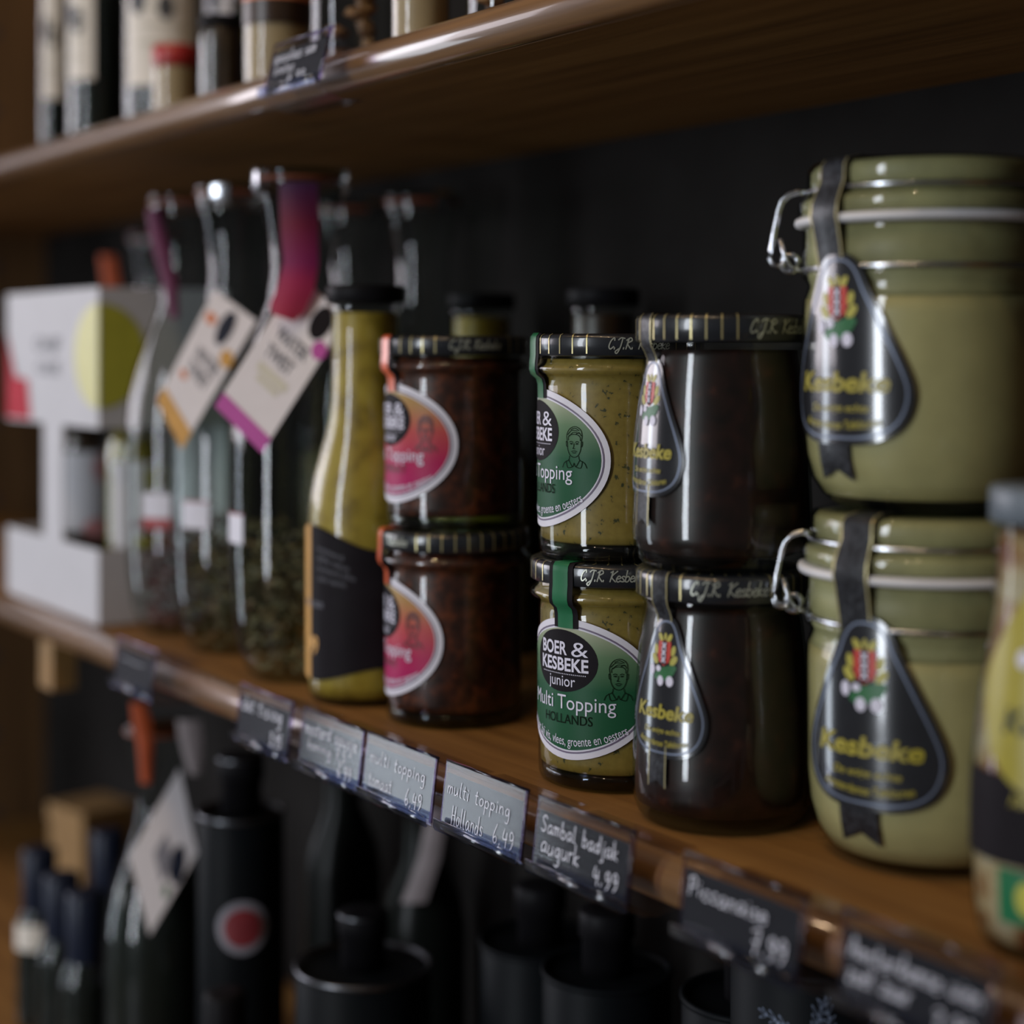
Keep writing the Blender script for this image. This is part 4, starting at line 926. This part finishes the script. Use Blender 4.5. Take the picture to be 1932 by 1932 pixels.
tin('dimmest dark oil tin, between the last round label and the olive branch tin', -.7000, .165, .0370, H0 - .1300, .0145, .034, red=None)
# olive branch tin
ot = tin('dark tin printed with silver olive branches, at the bottom right', -.5800, .100, .0400, H0 - .0590, .0145, .0, red=None, name='olive_tin')
g = G(); rnd = random.Random(11); mpo = cyl(.040, R(-1), .0005)
def twig(x, z, ang, ln, bend):
    pts = [(x, z)]; a = ang
    for k in range(5): a += bend / 5; x += math.cos(a) * ln / 5; z += math.sin(a) * ln / 5; pts.append((x, z))
    g.stroke(pts, .00032, mpo)
    for i, p in enumerate(pts[1:]):
        for sg in ((-1, 1) if i < 4 else (-.1, .9, -.9)):
            la = a + sg * rnd.uniform(.55, .85); l = rnd.uniform(.0020, .0028)
            o = ell(p[0] + math.cos(la) * l, p[1] + math.sin(la) * l, l, .00058, 14, la); g.ring(o, scale_o(o, .62, (p[0] + math.cos(la) * l, p[1] + math.sin(la) * l)), mpo)
        if i in (1, 3): g.disc(ell(p[0] + .0008, p[1] - .0014, .0008, .0011, 12), mpo, 1)
zt = H0 - .0890
for x0, an, ln, bd in ((-.004, 2.2, .022, .7), (-.001, 1.75, .018, -.5), (.003, 1.25, .019, .5), (.005, .75, .022, -.6), (-.005, 2.85, .020, .4), (.006, .25, .019, -.3)): twig(x0, zt, an, ln, bd)
for k in range(3): g.stroke([(.010 * math.cos(a) * (1 - .1 * k), zt - .014 + .010 * math.sin(a)) for a in [2 * PI * i / 24 for i in range(25)]], .0003, mpo)
g.build('olive_branch_print', M['silver_line'], ot, label='silver line print of olive branches')

# tagged dark bottle (same bottle shape as above the shelf)
lx, ly = -1.2560, .060
lt = thing('tagged_bottle', 'dark bottle with orange ribbon and tilted white tag on the bottom shelf', 'bottle', (lx, ly, Z_LOW), face_cam(lx, ly))
sc = .93
G().lathe([(r * sc, z * sc) for r, z in WB], 56, cap1=False).build('glass_body', M['glass_bottle'], lt)
G().lathe([(max(.002, r * sc - .003), z * sc + .002) for r, z in WB[1:9]], 40).build('herb_filling', M['dark_oil'], lt)
G().lathe([(.0262 * sc, .3172 * sc), (.0288 * sc, .318 * sc), (.0288 * sc, .320 * sc), (.0262 * sc, .3205 * sc)], 40).build('rubber_ring', M['orange_rubber'], lt)
G().lathe([(.0280 * sc, .3206 * sc), (.0286 * sc, .3240 * sc), (.012, .3250 * sc)], 40).build('glass_lid', M['glass_bottle'], lt)
mL = .375e-3
def PL(px, py, cx=300): return ((px - cx) * mL, .21 + (659 - py) * mL - Z_LOW)
tg, mp = hang(lt, [PL(240, 1650), PL(280, 1795), PL(371, 1650), PL(338, 1492)], -.048, -.036, 'swing_tag', M['tag_paper'], .016)
Lc = lambda s, t: mp(s, t, .0009)
G().disc(ell(.80, .66, .18, .16, 20), Lc, 2).build('tag_navy_oval', M['navy'], tg)
g = G(); g.rect(.35, .72, .36, .60, Lc, 3, 3); g.build('tag_tint', M['label_grey'], tg)
G().disc(ell(.86, .40, .07, .05, 16), Lc, 2).build('tag_dot', M['green_print'], tg)
ribbon(lt, [PL(x, y) for x, y in ((242, 1358), (246, 1400), (255, 1440), (262, 1520))], [PL(x, y) for x, y in ((272, 1360), (284, 1400), (288, 1440), (282, 1522))], [-.026, -.024, -.024, -.024], M['ribbon_orange'])
ribbon(lt, [PL(x, y) for x, y in ((332, 1395), (336, 1430), (345, 1465), (356, 1500))], [PL(x, y) for x, y in ((380, 1398), (384, 1440), (384, 1480), (380, 1505))], [-.028, -.028, -.03, -.034], M['stopper'])
def small_bottle(label, x, y, r, ztop, band, lab_z, capm='navy', body='dark_oil', group=None):
    t = thing('small_bottle', label, 'bottle', (x, y, Z_LOW), face_cam(x, y), group)
    h = ztop - Z_LOW
    pr = [(r * .85, 0), (r * .97, .001), (r, .005), (r, h * .55), (r * .9, h * .62), (r * .6, h * .70), (r * .55, h * .76)]
    G().lathe([(q - .001, z + .002) for q, z in pr[1:]], 36).build('filling', M[body], t)
    G().lathe(pr, 40).build('glass_body', M['glass'], t)
    G().lathe([(r * .70, h * .66), (r * .74, h * .67), (r * .74, h * .985), (r * .68, h), (r * .4, h)], 36).build('cap', M[capm], t)
    if band: G().rect(-r * 1.3, r * 1.3, lab_z[0], lab_z[1], cyl(r, 0, .0004), 20, 3).build('label', M[band], t)
    return t
small_bottle('small navy-capped bottle with pale label, leftmost on the bottom shelf', -1.4915, .045, .0200, -.223, 'paper_cream', (.070, .092))
small_bottle('second small navy-capped dark bottle from the left, bottom shelf', -1.4080, .036, .0200, -.2225, None, None)
small_bottle('third small navy-capped dark bottle, left of the tagged bottle', -1.3300, .028, .0200, -.2150, None, None)
small_bottle('navy-capped dark bottle peeping between others in front of the added brown box', -1.4788, .102, .0200, -.2130, None, None)
small_bottle('low dark glass bottle between the round red label and the large tin', -1.0700, .030, .0190, -.215, None, None, capm='cap_dark')
kb = thing('brown_stand_in', 'brown box added to stand for lit wood behind the small bottles, bottom shelf left', 'box', (-1.72, .175, Z_LOW), R(12))  # added box, stands for a wooden divider catching light at the back
G().box(-.032, .032, -.03, .03, 0, .1080).build('box_body', M['kraft'], kb, smooth=False)
G().box(-.0335, .0335, -.0315, .0315, .1080, .1245).build('box_lid', M['kraft'], kb, smooth=False)
for x, y, zt_, lab in ((-1.100, .200, -.10, 'dark bottle with a pale slanting tag, back of the bottom shelf'), (-1.235, .205, -.09, 'dark bottle deep behind the red-label tin')):
    t = thing('dark_bottle', lab, 'bottle', (x, y, Z_LOW), face_cam(x, y))
    h = zt_ - Z_LOW
    G().lathe([(.026, 0), (.0305, .003), (.031, .01), (.031, h * .6), (.027, h * .68), (.015, h * .78), (.0125, h * .95), (.0135, h * .96), (.0135, h)], 44).build('glass_body', M['dark_glass'], t)
    G().lathe([(.0140, h * .93), (.0145, h * .935), (.0145, h + .004), (.008, h + .005)], 32).build('cap', M['cap_dark'], t)
    if x > -1.2: ribbon(t, [(.004, h * .93), (-.004, h * .80), (-.016, h * .70)], [(.018, h * .93), (.012, h * .80), (.002, h * .70)], [-.018, -.024, -.034], M['stopper'], 'swing_tag')
